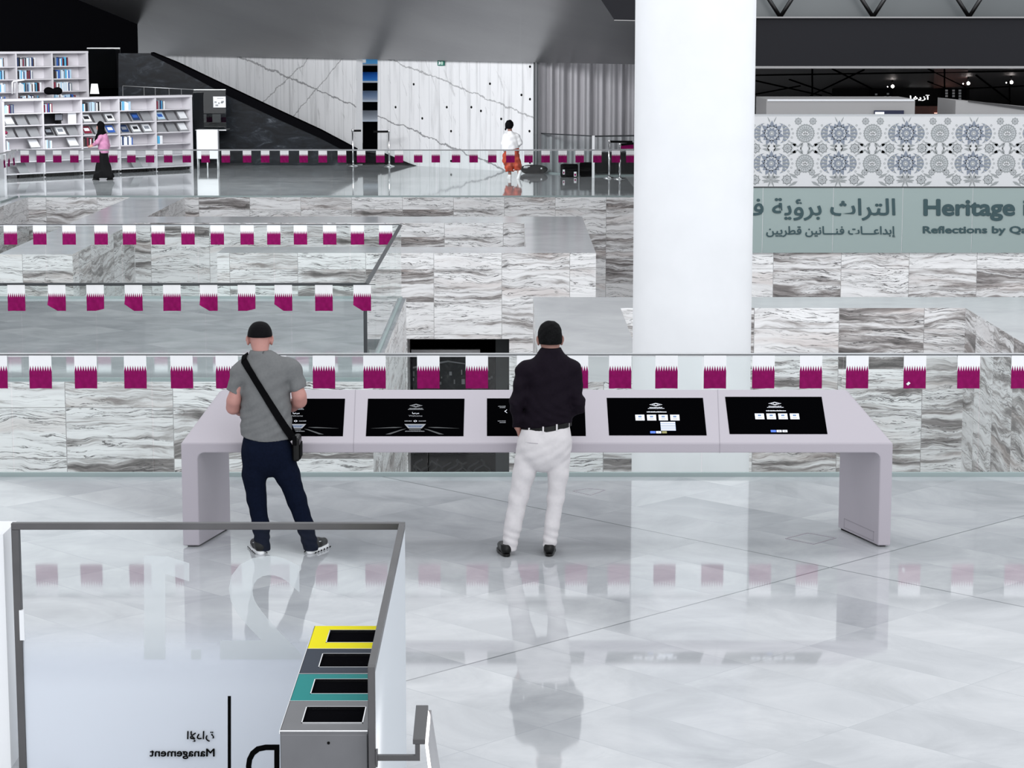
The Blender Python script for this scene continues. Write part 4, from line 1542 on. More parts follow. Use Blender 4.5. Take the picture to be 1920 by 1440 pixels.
# recycling bins, receding towards the table
bz = 1.045
bf = G(525, 1370, bz)
bb = G(583, 1173, bz)
bx0, bx1 = bf.x, xn - 0.022
dep = (bb.y - bf.y) / 4
BINS = [('bin_grey', 'grey steel recycling bin nearest the camera, keyhole in its front'), ('bin_teal', 'recycling bin with teal lid plate, second nearest in the row'),
        ('bin_slate', 'recycling bin with dark slate lid plate, behind the teal one'), ('bin_yellow', 'recycling bin with yellow lid plate, farthest of the row')]
for i, (mt, lab) in enumerate(BINS):
    y0 = bf.y + i * dep
    y1 = y0 + dep - 0.006
    t = thing('recycling_bin', ((bx0 + bx1) / 2, (y0 + y1) / 2, 0), lab, 'bin', 'recycling bins')
    MB().box(bx0, bx1, y0, y1, 0.0, bz - 0.015, M['bin_grey']).build('body', t, bevel=0.004)
    # lid plate with a rectangular hole
    hx0, hx1 = bx0 + (bx1 - bx0) * 0.215, bx1 - (bx1 - bx0) * 0.07
    hy0, hy1 = y0 + dep * 0.25, y0 + dep * 0.80
    mb = MB()
    mb.box(bx0, hx0, y0, y1, bz - 0.015, bz, M[mt])
    mb.box(hx1, bx1, y0, y1, bz - 0.015, bz, M[mt])
    mb.box(hx0, hx1, y0, hy0, bz - 0.015, bz, M[mt])
    mb.box(hx0, hx1, hy1, y1, bz - 0.015, bz, M[mt])
    mb.build('lid_plate', t)
    mb = MB()
    mb.box(hx0, hx1, hy0, hy1, bz - 0.0149, bz - 0.012, M['gapblack'])
    mb.build('opening', t)
    mb = MB()
    w = 0.0045
    for (p0, p1, q0, q1) in ((hx0, hx1, hy1 - w, hy1), (hx0, hx1, hy0, hy0 + w), (hx0, hx0 + w, hy0, hy1), (hx1 - w, hx1, hy0, hy1)):
        mb.box(p0, p1, q0, q1, bz - 0.012, bz + 0.002, M['chrome'])
    mb.build('opening_trim', t)
    mb = MB()
    mb.box(bx0, bx1, y0 - 0.002, y0 + 0.003, bz - 0.003, bz + 0.001, M['chrome'])
    mb.build('front_trim', t)
    mb = MB()
    mb.box(bx0 - 0.003, bx0 + 0.002, y0, y1, bz - 0.014, bz, M['chrome'])
    mb.build('side_trim', t)
    if i == 0:
        c = P(616, 1393, y0)
        mb = MB()
        mb.prism([(c.x + 0.006 * math.cos(k * math.pi / 6), y0 - 0.003, c.z + 0.006 * math.sin(k * math.pi / 6)) for k in range(12)], (0, 0.003, 0), M['black'])
        mb.build('keyhole', t, fixn=True)

# lit handrail bracketed off the near post
hz = P(790, 1415, NY).z
top_z = hz + 0.085
t = thing('lit_handrail', (P(790, 1440, NY).x, NY, 0), 'short steel handrail with lit strip bracketed off the enclosure post', 'handrail')
q0, q1, q2, q3 = G(780, 1322, top_z), G(803, 1322, top_z), G(797, 1386, top_z), G(774, 1386, top_z)
MB().prism([q0, q1, q2, q3], (0, 0, -0.022), M['steel_dark']).build('grip', t, fixn=True, bevel=0.002)
mb = MB()
xa_ = xn + 0.014
xc_ = q3.x + 0.028
yb_ = q3.y + 0.02
mb.box(xa_ + 0.002, xc_, yb_, yb_ + 0.02, hz - 0.012, hz + 0.010, M['steel_dark'])
mb.box(xc_ - 0.02, xc_, yb_, yb_ + 0.02, hz + 0.0101, top_z - 0.022, M['steel_dark'])
mb.build('bracket', t)
mb = MB()
mb.box(xa_ + 0.001, xa_ + 0.009, yb_ - 0.012, yb_ + 0.03, hz - 0.035, hz + 0.03, M['steel_dark'])
mb.build('mounting_plate', t)
e1 = q1 + Vector((0, 0, -0.022))
e2 = q2 + Vector((0, 0, -0.022))
lowA, lowB = P(826, 1480, q1.y - 0.1), P(808, 1480, q2.y - 0.1)
mb = MB()
mb.add([e1, e2, lowB, lowA], [(0, 1, 2, 3)], M['led'])
mb.add([e1 + Vector((0.012, 0, 0)), e2 + Vector((0.012, 0, 0)), lowB + Vector((0.012, 0, 0)), lowA + Vector((0.012, 0, 0))], [(3, 2, 1, 0)], M['steel'])
mb.build('light_strip', t)
MB().tube([e1 + Vector((0.006, 0, 0)), lowA + Vector((0.006, 0, 0))], 0.006, M['steel'], 8).build('strip_edge', t)


# ------------------------------------------------------------------ people: smooth distance fields meshed as one surface per garment
def surface_nets(Fv, org, h):
    s = Fv < 0
    nx, ny, nz = Fv.shape
    cnt = np.zeros((nx - 1, ny - 1, nz - 1), np.int8)
    for dx in (0, 1):
        for dy in (0, 1):
            for dz in (0, 1):
                cnt += s[dx:nx - 1 + dx, dy:ny - 1 + dy, dz:nz - 1 + dz]
    act = (cnt > 0) & (cnt < 8)
    idx = np.full(act.shape, -1, np.int64)
    cells = np.argwhere(act)
    idx[act] = np.arange(len(cells))
    acc = np.zeros((len(cells), 3))
    num = np.zeros(len(cells))
    corners = [(a, b, c) for a in (0, 1) for b in (0, 1) for c in (0, 1)]
    for ca in corners:
        for ax in range(3):
            if ca[ax]:
                continue
            cb = list(ca)
            cb[ax] = 1
            fa = Fv[cells[:, 0] + ca[0], cells[:, 1] + ca[1], cells[:, 2] + ca[2]]
            fb = Fv[cells[:, 0] + cb[0], cells[:, 1] + cb[1], cells[:, 2] + cb[2]]
            x = (fa < 0) != (fb < 0)
            t = np.where(x, fa / np.where(x, fa - fb, 1), 0)
            p = np.zeros((len(cells), 3)) + np.array(ca)
            p[:, ax] += t
            acc[x] += p[x]
            num[x] += 1
    verts = org + (cells + acc / num[:, None]) * h
    faces = []
    for ax in range(3):
        a1, a2 = (ax + 1) % 3, (ax + 2) % 3
        sl0 = [slice(None)] * 3
        sl1 = [slice(None)] * 3
        sl0[ax] = slice(0, -1)
        sl1[ax] = slice(1, None)
        ch = s[tuple(sl0)] != s[tuple(sl1)]
        e = np.argwhere(ch)
        ok = (e[:, a1] > 0) & (e[:, a2] > 0) & (e[:, a1] < Fv.shape[a1] - 1) & (e[:, a2] < Fv.shape[a2] - 1)
        e = e[ok]
        ins = s[e[:, 0], e[:, 1], e[:, 2]]
        q = []
        for o1, o2 in ((-1, -1), (0, -1), (0, 0), (-1, 0)):
            c = e.copy()
            c[:, a1] += o1
            c[:, a2] += o2
            q.append(idx[c[:, 0], c[:, 1], c[:, 2]])
        q = np.stack(q, 1)
        q[~ins] = q[~ins][:, ::-1]
        faces.append(q)
    return verts, np.concatenate(faces)


def V3(p):
    return np.array(p, float)


class Body:
    """smooth union of tapered capsules and ellipsoids, in metres relative to the person's feet"""

    def __init__(self, h=0.008, k=0.03):
        self.h, self.k, self.pr, self.cuts, self.adds = h, k, [], [], []

    def cap(self, a, b, ra, rb=None, k=None, sy=1.0, flat=False):
        self.pr.append(('c', V3(a), V3(b), ra, ra if rb is None else rb, self.k if k is None else k, sy, flat))
        return self

    def chain(self, pts, rs, k=None, sy=1.0, flat=False):
        for i in range(len(pts) - 1):
            self.cap(pts[i], pts[i + 1], rs[i], rs[i + 1], k, sy, flat and i == len(pts) - 2)
        return self

    def ell(self, c, r, k=None, rz=0.0, rx=0.0):
        Rz = np.array([[math.cos(rz), -math.sin(rz), 0], [math.sin(rz), math.cos(rz), 0], [0, 0, 1]])
        Rx = np.array([[1, 0, 0], [0, math.cos(rx), -math.sin(rx)], [0, math.sin(rx), math.cos(rx)]])
        self.pr.append(('e', V3(c), V3(r), Rz @ Rx, self.k if k is None else k))
        return self

    def cut(self, fn):
        """keep only where fn(X, Y, Z) < 0"""
        self.cuts.append(fn)
        return self

    def carve(self, fn):
        self.adds.append(fn)
        return self

    def field(self):
        lo, hi = np.full(3, 1e9), np.full(3, -1e9)
        bbs = []
        for p in self.pr:
            if p[0] == 'c':
                r = max(p[3], p[4]) * max(1.0, p[6])
                l, u = np.minimum(p[1], p[2]) - r, np.maximum(p[1], p[2]) + r
            else:
                r = p[2].max()
                l, u = p[1] - r, p[1] + r
            bbs.append((l, u))
            lo, hi = np.minimum(lo, l), np.maximum(hi, u)
        h = self.h
        lo = lo - 4 * h - 0.01
        dims = np.ceil((hi - lo + 0.01) / h).astype(int) + 4
        Fv = np.full(dims, 1.0, np.float32)
        ax = [(lo[i] + np.arange(dims[i]) * h).astype(np.float32) for i in range(3)]
        for p, (l, u) in zip(self.pr, bbs):
            m = 0.06
            i0 = np.maximum(((l - m - lo) / h).astype(int), 0)
            i1 = np.minimum(((u + m - lo) / h).astype(int) + 2, dims)
            sl = tuple(slice(i0[i], i1[i]) for i in range(3))
            X, Y, Z = np.meshgrid(ax[0][sl[0]], ax[1][sl[1]], ax[2][sl[2]], indexing='ij')
            if p[0] == 'c':
                a, b, ra, rb, k, sy, flat = p[1:]
                mid = a[1]
                ba = b - a
                bas = ba * np.array([1, 1 / sy, 1])
                px, py, pz = X - a[0], (Y - a[1]) / sy, Z - a[2]
                den = float(bas @ bas) or 1e-9
                t = np.clip((px * bas[0] + py * bas[1] + pz * bas[2]) / den, 0, 1)
                d = np.sqrt((px - t * bas[0]) ** 2 + (py - t * bas[1]) ** 2 + (pz - t * bas[2]) ** 2) - (ra + (rb - ra) * t)
                if flat:
                    nrm = bas / math.sqrt(den)
                    d = np.maximum(d, (px - bas[0]) * nrm[0] + (py - bas[1]) * nrm[1] + (pz - bas[2]) * nrm[2])
            else:
                c, r, R, k = p[1:]
                q = np.stack([X - c[0], Y - c[1], Z - c[2]], -1) @ R
                qn = q / r
                k0 = np.sqrt((qn ** 2).sum(-1))
                k1 = np.sqrt(((q / (r * r)) ** 2).sum(-1)) + 1e-6
                d = k0 * (k0 - 1) / k1
            f = Fv[sl]
            hh = np.maximum(k - np.abs(f - d), 0) / k
            Fv[sl] = np.minimum(f, d) - hh * hh * k * 0.25
        X, Y, Z = np.meshgrid(*ax, indexing='ij', sparse=True)
        for fn in self.adds:
            Fv = (Fv + fn(X, Y, Z)).astype(np.float32)
        for fn in self.cuts:
            Fv = np.maximum(Fv, fn(X, Y, Z)).astype(np.float32)
        self.F, self.org = Fv, lo
        return Fv, lo

    def mesh(self, name, mat, parent=None, loc=None):
        Fv, lo = self.field()
        v, f = surface_nets(Fv, lo, self.h)
        me = bpy.data.meshes.new(name)
        me.from_pydata(v.tolist(), [], f.tolist())
        me.materials.append(mat)
        me.polygons.foreach_set('use_smooth', [True] * len(me.polygons))
        o = bpy.data.objects.new(name, me)
        COL.objects.link(o)
        if parent is not None:
            o.parent = parent
        if loc is not None:
            o.location = loc
        return o

    def skin_y(self, x, z, back=True):
        """y of the surface hit from behind (small y) or from the front"""
        i = int(round((x - self.org[0]) / self.h))
        k = int(round((z - self.org[2]) / self.h))
        i = min(max(i, 0), self.F.shape[0] - 1)
        k = min(max(k, 0), self.F.shape[2] - 1)
        col = self.F[i, :, k]
        w = np.nonzero(col < 0)[0]
        if not len(w):
            return None
        j = w[0] if back else w[-1]
        o_ = max(j - 1, 0) if back else min(j + 1, len(col) - 1)
        t_ = float(col[j] / (col[j] - col[o_])) if col[j] != col[o_] else 0.0
        return float(self.org[1] + (j + (o_ - j) * t_) * self.h)


def folds(amp, dirs):
    def fn(X, Y, Z):
        s = 0
        for (a, b, c, ph) in dirs:
            s = s + np.sin(a * X + b * Y + c * Z + ph)
        return amp * s / len(dirs)
    return fn


def hand(B, wrist, fdir, side, curl=0.5, spread=0.10, k=0.006, s=1.0, thumb=1.0):
    """palm, four unequal bent fingers and a thumb; side = direction of the thumb across the palm"""
    w = Vector(wrist)
    f = Vector(fdir).normalized()
    t = Vector(side)
    t = (t - f * t.dot(f)).normalized()
    nrm = f.cross(t).normalized()          # back or palm side
    if nrm.z > 0:
        nrm = -nrm                          # fingers bend downwards
    for q in (-0.028, -0.010, 0.010, 0.026):
        B.cap(w + t * q * 0.7 * s, w + f * 0.085 * s + t * q * s, 0.016 * s, 0.0125 * s, 0.012)
    lens = [(0.026, 0.038, 0.024, 0.018, 0.0088), (0.0095, 0.043, 0.027, 0.019, 0.0092), (-0.0085, 0.040, 0.025, 0.019, 0.0088), (-0.0265, 0.031, 0.019, 0.016, 0.0078)]
    for q, l1, l2, l3, r in lens:
        d = (f + t * q * spread * 20).normalized()
        p = w + f * 0.088 * s + t * q * s
        a = 0.0
        for ln, rr in ((l1, r), (l2, r * 0.93), (l3, r * 0.84)):
            a += curl * 0.62
            dd = d * math.cos(a) + nrm * math.sin(a)
            p2 = p + dd * ln * s
            B.cap(p, p2, rr * s, rr * 0.95 * s, 0.003)
            p = p2
    p = w + f * 0.022 * s + t * 0.024 * s
    for ln, rr, aa in ((0.040, 0.0125, 0.75), (0.032, 0.0105, 0.45), (0.025, 0.0095, 0.25)):
        dd = (f * math.cos(aa * thumb) + t * math.sin(aa * thumb) + nrm * 0.25).normalized()
        p2 = p + dd * ln * s
        B.cap(p, p2, rr * s, rr * 0.92 * s, 0.004)
        p = p2


def head(B, c, yaw, pitch, s=1.0, hair=None, hair_r=0.008, hair_line=None):
    """skull, jaw, face features and ears; faces +y before turning by yaw, nods by pitch"""
    c = Vector(c)
    R = Matrix.Rotation(yaw, 3, 'Z') @ Matrix.Rotation(-pitch, 3, 'X')

    def q(x, y, z):
        return c + R @ Vector((x, y, z)) * s
    B.ell(q(0, -0.008, 0.018), (0.074 * s, 0.094 * s, 0.096 * s), 0.02, yaw, -pitch)
    B.ell(q(0, 0.022, -0.038), (0.062 * s, 0.068 * s, 0.075 * s), 0.03, yaw, -pitch)
    B.ell(q(0, 0.058, -0.088), (0.030 * s, 0.026 * s, 0.024 * s), 0.03, yaw, -pitch)
    B.cap(q(0, 0.082, 0.012), q(0, 0.104, -0.028), 0.009 * s, 0.014 * s, 0.012)
    B.cap(q(-0.034, 0.078, 0.026), q(0.034, 0.078, 0.026), 0.009 * s, None, 0.015)
    B.cap(q(-0.020, 0.079, -0.060), q(0.020, 0.079, -0.060), 0.0075 * s, None, 0.008)
    B.cap(q(-0.018, 0.077, -0.071), q(0.018, 0.077, -0.071), 0.008 * s, None, 0.008)
    for sd in (-1, 1):
        B.ell(q(sd * 0.031, 0.078, 0.008), (0.013 * s, 0.010 * s, 0.009 * s), 0.006, yaw, -pitch)
        B.ell(q(sd * 0.084, -0.004, -0.012), (0.011 * s, 0.022 * s, 0.036 * s), 0.006, yaw + sd * 0.35, -pitch)
        B.ell(q(sd * 0.093, -0.012, 0.002), (0.007 * s, 0.018 * s, 0.027 * s), 0.004, yaw + sd * 0.45, -pitch)
    return q


def face_details(q, parent, s=1.0):
    mw, mb_ = simple('eye_white', (0.75, 0.74, 0.72), 0.3), M['black']
    for sd in (-1, 1):
        mb = MB()
        c = q(sd * 0.031, 0.0855, 0.008) + world_loc(parent)
        mb.lathe(c - Vector((0, 0, 0)), [(0.0005, -0.007), (0.008, -0.003), (0.009, 0), (0.008, 0.003), (0.0005, 0.007)], mw, 10)
        mb.lathe(c + Vector((0, 0.006, 0)), [(0.0005, -0.004), (0.0042, 0), (0.0005, 0.004)], mb_, 8)
        mb.build('eye', parent)
        mb = MB()
        mb.tube([q(sd * 0.014, 0.088, 0.026) + world_loc(parent), q(sd * 0.032, 0.088, 0.031) + world_loc(parent), q(sd * 0.048, 0.078, 0.027) + world_loc(parent)], 0.0035, M['hair'], 6)
        mb.build('eyebrow', parent)


def shoe(name, heel, toe, mat_up, mat_sole, parent, sole_h=0.028, w=0.043, ankle=None, hi=0.075, detail=None):
    """heel and toe: ground points relative to the person; built as upper and sole"""
    heel, toe = Vector(heel), Vector(toe)
    d = toe - heel
    ln = d.length
    d.normalize()
    n = Vector((-d.y, d.x, 0))
    z = lambda v, h_: (v.x, v.y, h_)
    B = Body(0.006, 0.02)
    up = sole_h
    hb = heel + d * 0.042
    B.cap(z(hb, up + 0.028), z(heel + d * ln * 0.5, up + 0.026), 0.038, 0.036)
    B.cap(z(heel + d * ln * 0.5, up + 0.024), z(toe - d * 0.045, up + 0.018), 0.040, 0.032)
    B.cap(z(hb + d * 0.01, up + 0.03), z(hb + d * 0.02, up + hi), 0.036, 0.040)
    B.cap(z(heel + d * ln * 0.32, up + 0.05), z(heel + d * ln * 0.62, up + 0.026), 0.034, 0.030)
    B.cut(lambda X, Y, Z: up - 0.004 - Z + 0 * X + 0 * Y)
    B.cut(lambda X, Y, Z: Z - (up + hi + 0.005) + 0 * X + 0 * Y)
    o = B.mesh(name, mat_up, parent)
    # sole outline
    pts = []
    for k in range(28):
        a = 2 * math.pi * k / 28
        ca, sa = math.cos(a), math.sin(a)
        wid = 0.046 if ca > 0 else 0.038
        pts.append(heel + d * (ln * 0.5 + ln * 0.5 * (abs(ca) ** 0.75) * (1 if ca > 0 else -1)) + n * wid * (abs(sa) ** 0.75) * (1 if sa > 0 else -1))
    mb = MB()
    off = world_loc(parent)
    mb.prism([off + Vector((p.x, p.y, 0.0)) for p in pts], (0, 0, sole_h), mat_sole)
    mb.build('sole', o, fixn=True, bevel=0.005)
    if detail == 'pods':
        mb = MB()
        for k in range(6):
            c = off + heel + d * (0.03 + k * (ln - 0.06) / 5)
            for sd in (-1, 1):
                e = c + n * sd * 0.0445
                mb.prism([e + d * 0.010 + Vector((0, 0, 0.004)), e - d * 0.010 + Vector((0, 0, 0.004)), e - d * 0.004 + Vector((0, 0, 0.014)), e + d * 0.014 + Vector((0, 0, 0.014))], n * sd * 0.003, M['black'])
        mb.build('sole_pods', o, fixn=True)
        mb = MB()
        for sd in (-1, 1):
            c = off + heel + d * 0.10 + n * sd * 0.036 + Vector((0, 0, up + 0.048))
            mb.prism([c, c + d * 0.03 + Vector((0, 0, -0.004)), c + d * 0.03 + Vector((0, 0, 0.0)), c + Vector((0, 0, 0.005))], n * sd * 0.004, M['paper'])
        mb.build('shoe_mark', o, fixn=True)
    return o


def finish_person(o, label, loc):
    tag(o, label, 'person')
    return o


# ---- man with the grey T-shirt and the crossbody strap
Y1 = 16.76
R1 = Vector((P(520, 1040, Y1).x, Y1, 0))


def J1(x, y, dy=0.0):
    return P(x, y, Y1 + dy) - R1


B = Body(0.0065, 0.03)
hq = head(B, J1(487.5, 636, 0.085), 0.02, 0.42)
B.cap(J1(489, 668, 0.01), J1(488, 640, 0.055), 0.060, 0.056)
B.cap(J1(458, 690), J1(540, 688), 0.05, 0.05)
B.chain([J1(497, 700, 0.0), J1(499, 770, 0.01), J1(500, 830, 0.0)], [0.13, 0.135, 0.13], 0.05, 0.66)
B.chain([J1(482, 850), J1(480, 930, 0.015), J1(490, 1022, -0.01)], [0.075, 0.052, 0.036], 0.04)
B.chain([J1(525, 850), J1(552, 930, 0.02), J1(581, 1020, 0.0)], [0.075, 0.052, 0.036], 0.04)
B.cap(J1(490, 1024, 0.0), J1(478, 1032, 0.12), 0.034, 0.026)
B.cap(J1(581, 1022, 0.0), J1(596, 1030, 0.12), 0.034, 0.026)
B.chain([J1(452, 694, 0.0), J1(438, 752, -0.01), J1(437, 764, 0.02)], [0.048, 0.047, 0.045])
B.chain([J1(437, 764, 0.02), J1(452, 768, 0.13), J1(470, 768, 0.25)], [0.046, 0.043, 0.029])
B.chain([J1(547, 690, 0.0), J1(561, 742, -0.01), J1(562, 752, 0.02)], [0.048, 0.048, 0.046])
B.chain([J1(562, 752, 0.02), J1(548, 760, 0.13), J1(520, 766, 0.25)], [0.047, 0.043, 0.029])
hand(B, J1(471, 768, 0.25), (0.75, 0.62, 0.1), (0.2, 0.1, 1), 0.8)
hand(B, J1(519, 766, 0.25), (-0.75, 0.62, 0.05), (-0.2, 0.1, 1), 0.8)
man1 = B.mesh('person', M['skin1'], None, R1)
finish_person(man1, 'person in grey T-shirt and navy trousers with diagonal black strap, head bowed', R1)
face_details(hq, man1)
# hair
B = Body(0.005, 0.02)
hc = J1(487.5, 636, 0.085)
rot = Matrix.Rotation(0.02, 3, 'Z') @ Matrix.Rotation(-0.42, 3, 'X')
cen = hc + rot @ Vector((0, -0.010, 0.022))
for sx_ in (-0.030, 0.030):
    B.ell(cen + Vector((sx_, 0, -0.004)), (0.058, 0.096, 0.096), 0.03, 0.02, -0.42)
B.ell(cen, (0.068, 0.098, 0.101), 0.05, 0.02, -0.42)
hn = rot @ Vector((0, -0.55, -0.83))
hp = hc + rot @ Vector((0, -0.09, 0.0))
zcut = J1(487, 633).z
B.cut(lambda X, Y, Z: np.maximum(zcut - Z + 0.35 * np.maximum(Y - cen.y, 0), (Y - (cen.y + 0.075))) + 0 * X)
B.mesh('hair', M['hair'], man1)
# T-shirt
B = Body(0.0065, 0.035)
B.cap(J1(453, 697), J1(545, 693), 0.066, 0.066, 0.04)
B.cap(J1(489, 656, 0.018), J1(489, 690, 0.0), 0.066, 0.090, 0.05)
B.cap(J1(486, 672, 0.01), J1(458, 692), 0.068, 0.062, 0.06)
B.cap(J1(492, 672, 0.01), J1(541, 689), 0.068, 0.062, 0.06)
B.chain([J1(498, 712, 0.0), J1(499, 760, 0.01), J1(499, 800, 0.01), J1(498.5, 834, 0.005)], [0.178, 0.176, 0.180, 0.186], 0.05, 0.66)
B.cap(J1(451, 698), J1(437.5, 735), 0.063, 0.060, 0.03, 1.0, True)
B.cap(J1(549, 694), J1(561, 730), 0.063, 0.062, 0.03, 1.0, True)
zh = J1(500, 824).z
B.carve(folds(0.009, [(34, 8, 30, 0.5), (-40, 10, 52, 1.9), (56, 0, 14, 4.0), (22, 22, -70, 2.2)]))
B.carve(lambda X, Y, Z: 0.0035 * np.sin(70 * X - 95 * Z + 3 * np.sin(9 * X + 11 * Z)) * np.exp(-((Z - 1.02) / 0.12) ** 2) + 0 * Y)
B.cut(lambda X, Y, Z: (zh + 0.05 * X * X * 10 + 0.004 * np.sin(X * 14)) - Z + 0 * Y)
zn = J1(489, 657).z
B.cut(lambda X, Y, Z: Z - (zn - 0.45 * np.maximum(Y - 0.02, 0)) + 0 * X)
Bt = B
B.mesh('t_shirt', M['tee'], man1)
mb = MB()
c = P(492, 663, Y1 - 0.12)
yy = Bt.skin_y(c.x - R1.x, c.z) + R1.y - 0.004
mb.prism([Vector((c.x - 0.012, yy, c.z - 0.018)), Vector((c.x - 0.004, yy, c.z - 0.018)), Vector((c.x + 0.01, yy, c.z + 0.012)), Vector((c.x + 0.002, yy, c.z + 0.012))], (0, 0.006, 0), M['steel_dark'])
mb.prism([Vector((c.x - 0.03, yy, c.z - 0.03)), Vector((c.x + 0.02, yy, c.z - 0.03)), Vector((c.x + 0.02, yy, c.z - 0.026)), Vector((c.x - 0.03, yy, c.z - 0.026))], (0, 0.006, 0), M['steel'])
mb.build('shirt_mark', man1, fixn=True)
# trousers
B = Body(0.0065, 0.03)
B.chain([J1(499, 816, 0.0), J1(500, 842, -0.005), J1(502, 852, -0.01)], [0.164, 0.174, 0.174], 0.04, 0.62)
B.cap(J1(480, 848, -0.035), J1(482, 862, -0.03), 0.085, 0.08, 0.04)
B.cap(J1(522, 848, -0.035), J1(524, 862, -0.03), 0.085, 0.08, 0.04)
B.chain([J1(479, 850), J1(477, 890, 0.0), J1(481, 935, 0.01), J1(489, 985, 0.0), J1(493, 1028, -0.005)], [0.098, 0.088, 0.070, 0.061, 0.057], 0.03)
B.chain([J1(527, 850), J1(539, 890, 0.0), J1(556, 935, 0.01), J1(572, 985, 0.0), J1(583, 1026, 0.0)], [0.098, 0.088, 0.071, 0.061, 0.057], 0.03)
zw = J1(500, 812).z
B.carve(folds(0.0028, [(40, 10, 40, 0.5), (54, -14, 30, 2.0), (-32, 30, 55, 1.0)]))
B.carve(lambda X, Y, Z: 0.003 * np.sin(110 * Z + 40 * X) * np.exp(-((Z - 0.12) / 0.08) ** 2) + 0 * Y)
zc_ = J1(500, 1031).z
B.cut(lambda X, Y, Z: zc_ - Z + 0 * X + 0 * Y)
B.mesh('trousers', M['navy'], man1)
shoe('shoe', (J1(493, 1040).x, -0.075, 0), (J1(474, 1040).x - 0.02, 0.205, 0), M['leather'], M['rubber'], man1, 0.026, detail='pods')
shoe('shoe', (J1(579, 1040).x, -0.045, 0), (J1(608, 1040).x, 0.215, 0), M['leather'], M['rubber'], man1, 0.030, detail='pods')

# crossbody bag
t = thing('crossbody_bag', P(556, 838, Y1), 'slim black crossbody bag on the grey shirted person\'s right hip', 'bag')
mb = MB()


def strap(mb, line, back, w=0.050, th=0.006):
    """webbing lying on the shirt: both edges are dropped on to the cloth"""
    ps = [P(x, y, Y1) - R1 for x, y in line]
    n = len(ps)
    edges = []
    for sd in (1, -1):
        e, last = [], 0.0
        for i, p in enumerate(ps):
            d = (ps[min(i + 1, n - 1)] - ps[max(i - 1, 0)])
            d.y = 0
            d.normalize()
            x, z = p.x + d.z * w / 2 * sd, p.z - d.x * w / 2 * sd
            ys = [Bt.skin_y(x + o1, z + o2, back) for o1 in (-0.006, 0, 0.006) for o2 in (-0.006, 0, 0.006)]
            ys = [q for q in ys if q is not None]
            if ys:
                last = (min(ys) - 0.004) if back else (max(ys) + 0.008)
            e.append([x, last, z])
        for _ in range(5):
            yy = [q[1] for q in e]
            for i in range(1, n - 1):
                m_ = (yy[i - 1] + yy[i] * 2 + yy[i + 1]) / 4
                e[i][1] = min(yy[i], m_) if back else max(yy[i], m_)
        edges.append(e)
    o_ = -th if back else th
    vs = []
    for i in range(n):
        l, r = Vector(edges[0][i]) + R1, Vector(edges[1][i]) + R1
        vs += [l, r, r + Vector((0, o_, 0)), l + Vector((0, o_, 0))]
    fs = [(i * 4 + k, i * 4 + (k + 1) % 4, i * 4 + 4 + (k + 1) % 4, i * 4 + 4 + k) for i in range(n - 1) for k in range(4)]
    fs += [(0, 1, 2, 3), (n * 4 - 1, n * 4 - 2, n * 4 - 3, n * 4 - 4)]
    mb.add(vs, fs, M['webbing'])
    return vs[0:2]


back_top = strap(mb, [(459 + (551 - 459) * k / 40, 674 + (822 - 674) * (k / 40) ** 1.06) for k in range(41)], True)
front_top = strap(mb, [(459 + (549 - 459) * k / 30, 674 + (815 - 674) * k / 30) for k in range(31)], False)
# over the shoulder
vs = []
for k in range(9):
    q = k / 8
    for sd in (0, 1):
        v_ = back_top[sd] * (1 - q) + front_top[sd] * q
        vs.append(v_ + Vector((0, -0.004 * (1 - q), 0.034 * math.sin(math.pi * q))))
mb.add(vs + [v_ + Vector((0, 0, 0.006)) for v_ in vs], [(2 * k, 2 * k + 1, 2 * k + 3, 2 * k + 2) for k in range(8)] + [(18 + 2 * k, 18 + 2 * k + 1, 18 + 2 * k + 3, 18 + 2 * k + 2) for k in range(8)], M['webbing'])
mb.build('strap', t, fixn=True)
c = P(556, 838, Y1)
mb = MB()
mb.box(c.x - 0.022, c.x + 0.030, c.y - 0.10, c.y + 0.11, c.z - 0.095, c.z + 0.085, M['leather'])
bo = mb.build('bag_body', t, bevel=0.02, segs=3)
mb = MB()
mb.box(c.x + 0.028, c.x + 0.036, c.y - 0.085, c.y + 0.095, c.z - 0.08, c.z + 0.03, M['webbing'])
mb.build('front_pocket', t, bevel=0.004)
mb = MB()
mb.box(c.x - 0.02, c.x + 0.012, c.y - 0.118, c.y - 0.098, c.z + 0.03, c.z + 0.10, M['webbing'])
mb.build('strap_loop', t, bevel=0.004)

# ---- man with the dark shirt and off-white trousers
Y2 = 16.70
R2p = Vector((P(995, 1044, Y2).x, Y2, 0))


def J2(x, y, dy=0.0):
    return P(x, y, Y2 + dy) - R2p


B = Body(0.0065, 0.03)
hq = head(B, J2(1031, 636, 0.06), 0.10, 0.22)
B.cap(J2(1034, 664, 0.01), J2(1032, 640, 0.04), 0.060, 0.058)
B.cap(J2(990, 694), J2(1066, 690), 0.05, 0.05)
B.chain([J2(1032, 705, 0.0), J2(1029, 765, 0.01), J2(1025, 815, 0.0)], [0.135, 0.138, 0.135], 0.05, 0.66)
B.chain([J2(996, 840), J2(972, 935, 0.012), J2(955, 1022, -0.005)], [0.065, 0.044, 0.034], 0.03)
B.chain([J2(1047, 835), J2(1042, 930, 0.012), J2(1031, 1022, 0.0)], [0.062, 0.042, 0.034], 0.03)
B.cap(J2(952, 1026, 0.0), J2(946, 1034, 0.12), 0.034, 0.026)
B.cap(J2(1030, 1026, 0.0), J2(1032, 1034, 0.12), 0.034, 0.026)
B.chain([J2(983, 697), J2(970, 755, -0.03), J2(970, 800, 0.025)], [0.044, 0.036, 0.026])
hand(B, J2(972, 803, 0.035), (0.25, 0.25, -1), (0.1, 1, 0.2), 0.25, 0.08)
B.chain([J2(1073, 694), J2(1082, 752, -0.02), J2(1081, 764, 0.01)], [0.045, 0.038, 0.038])
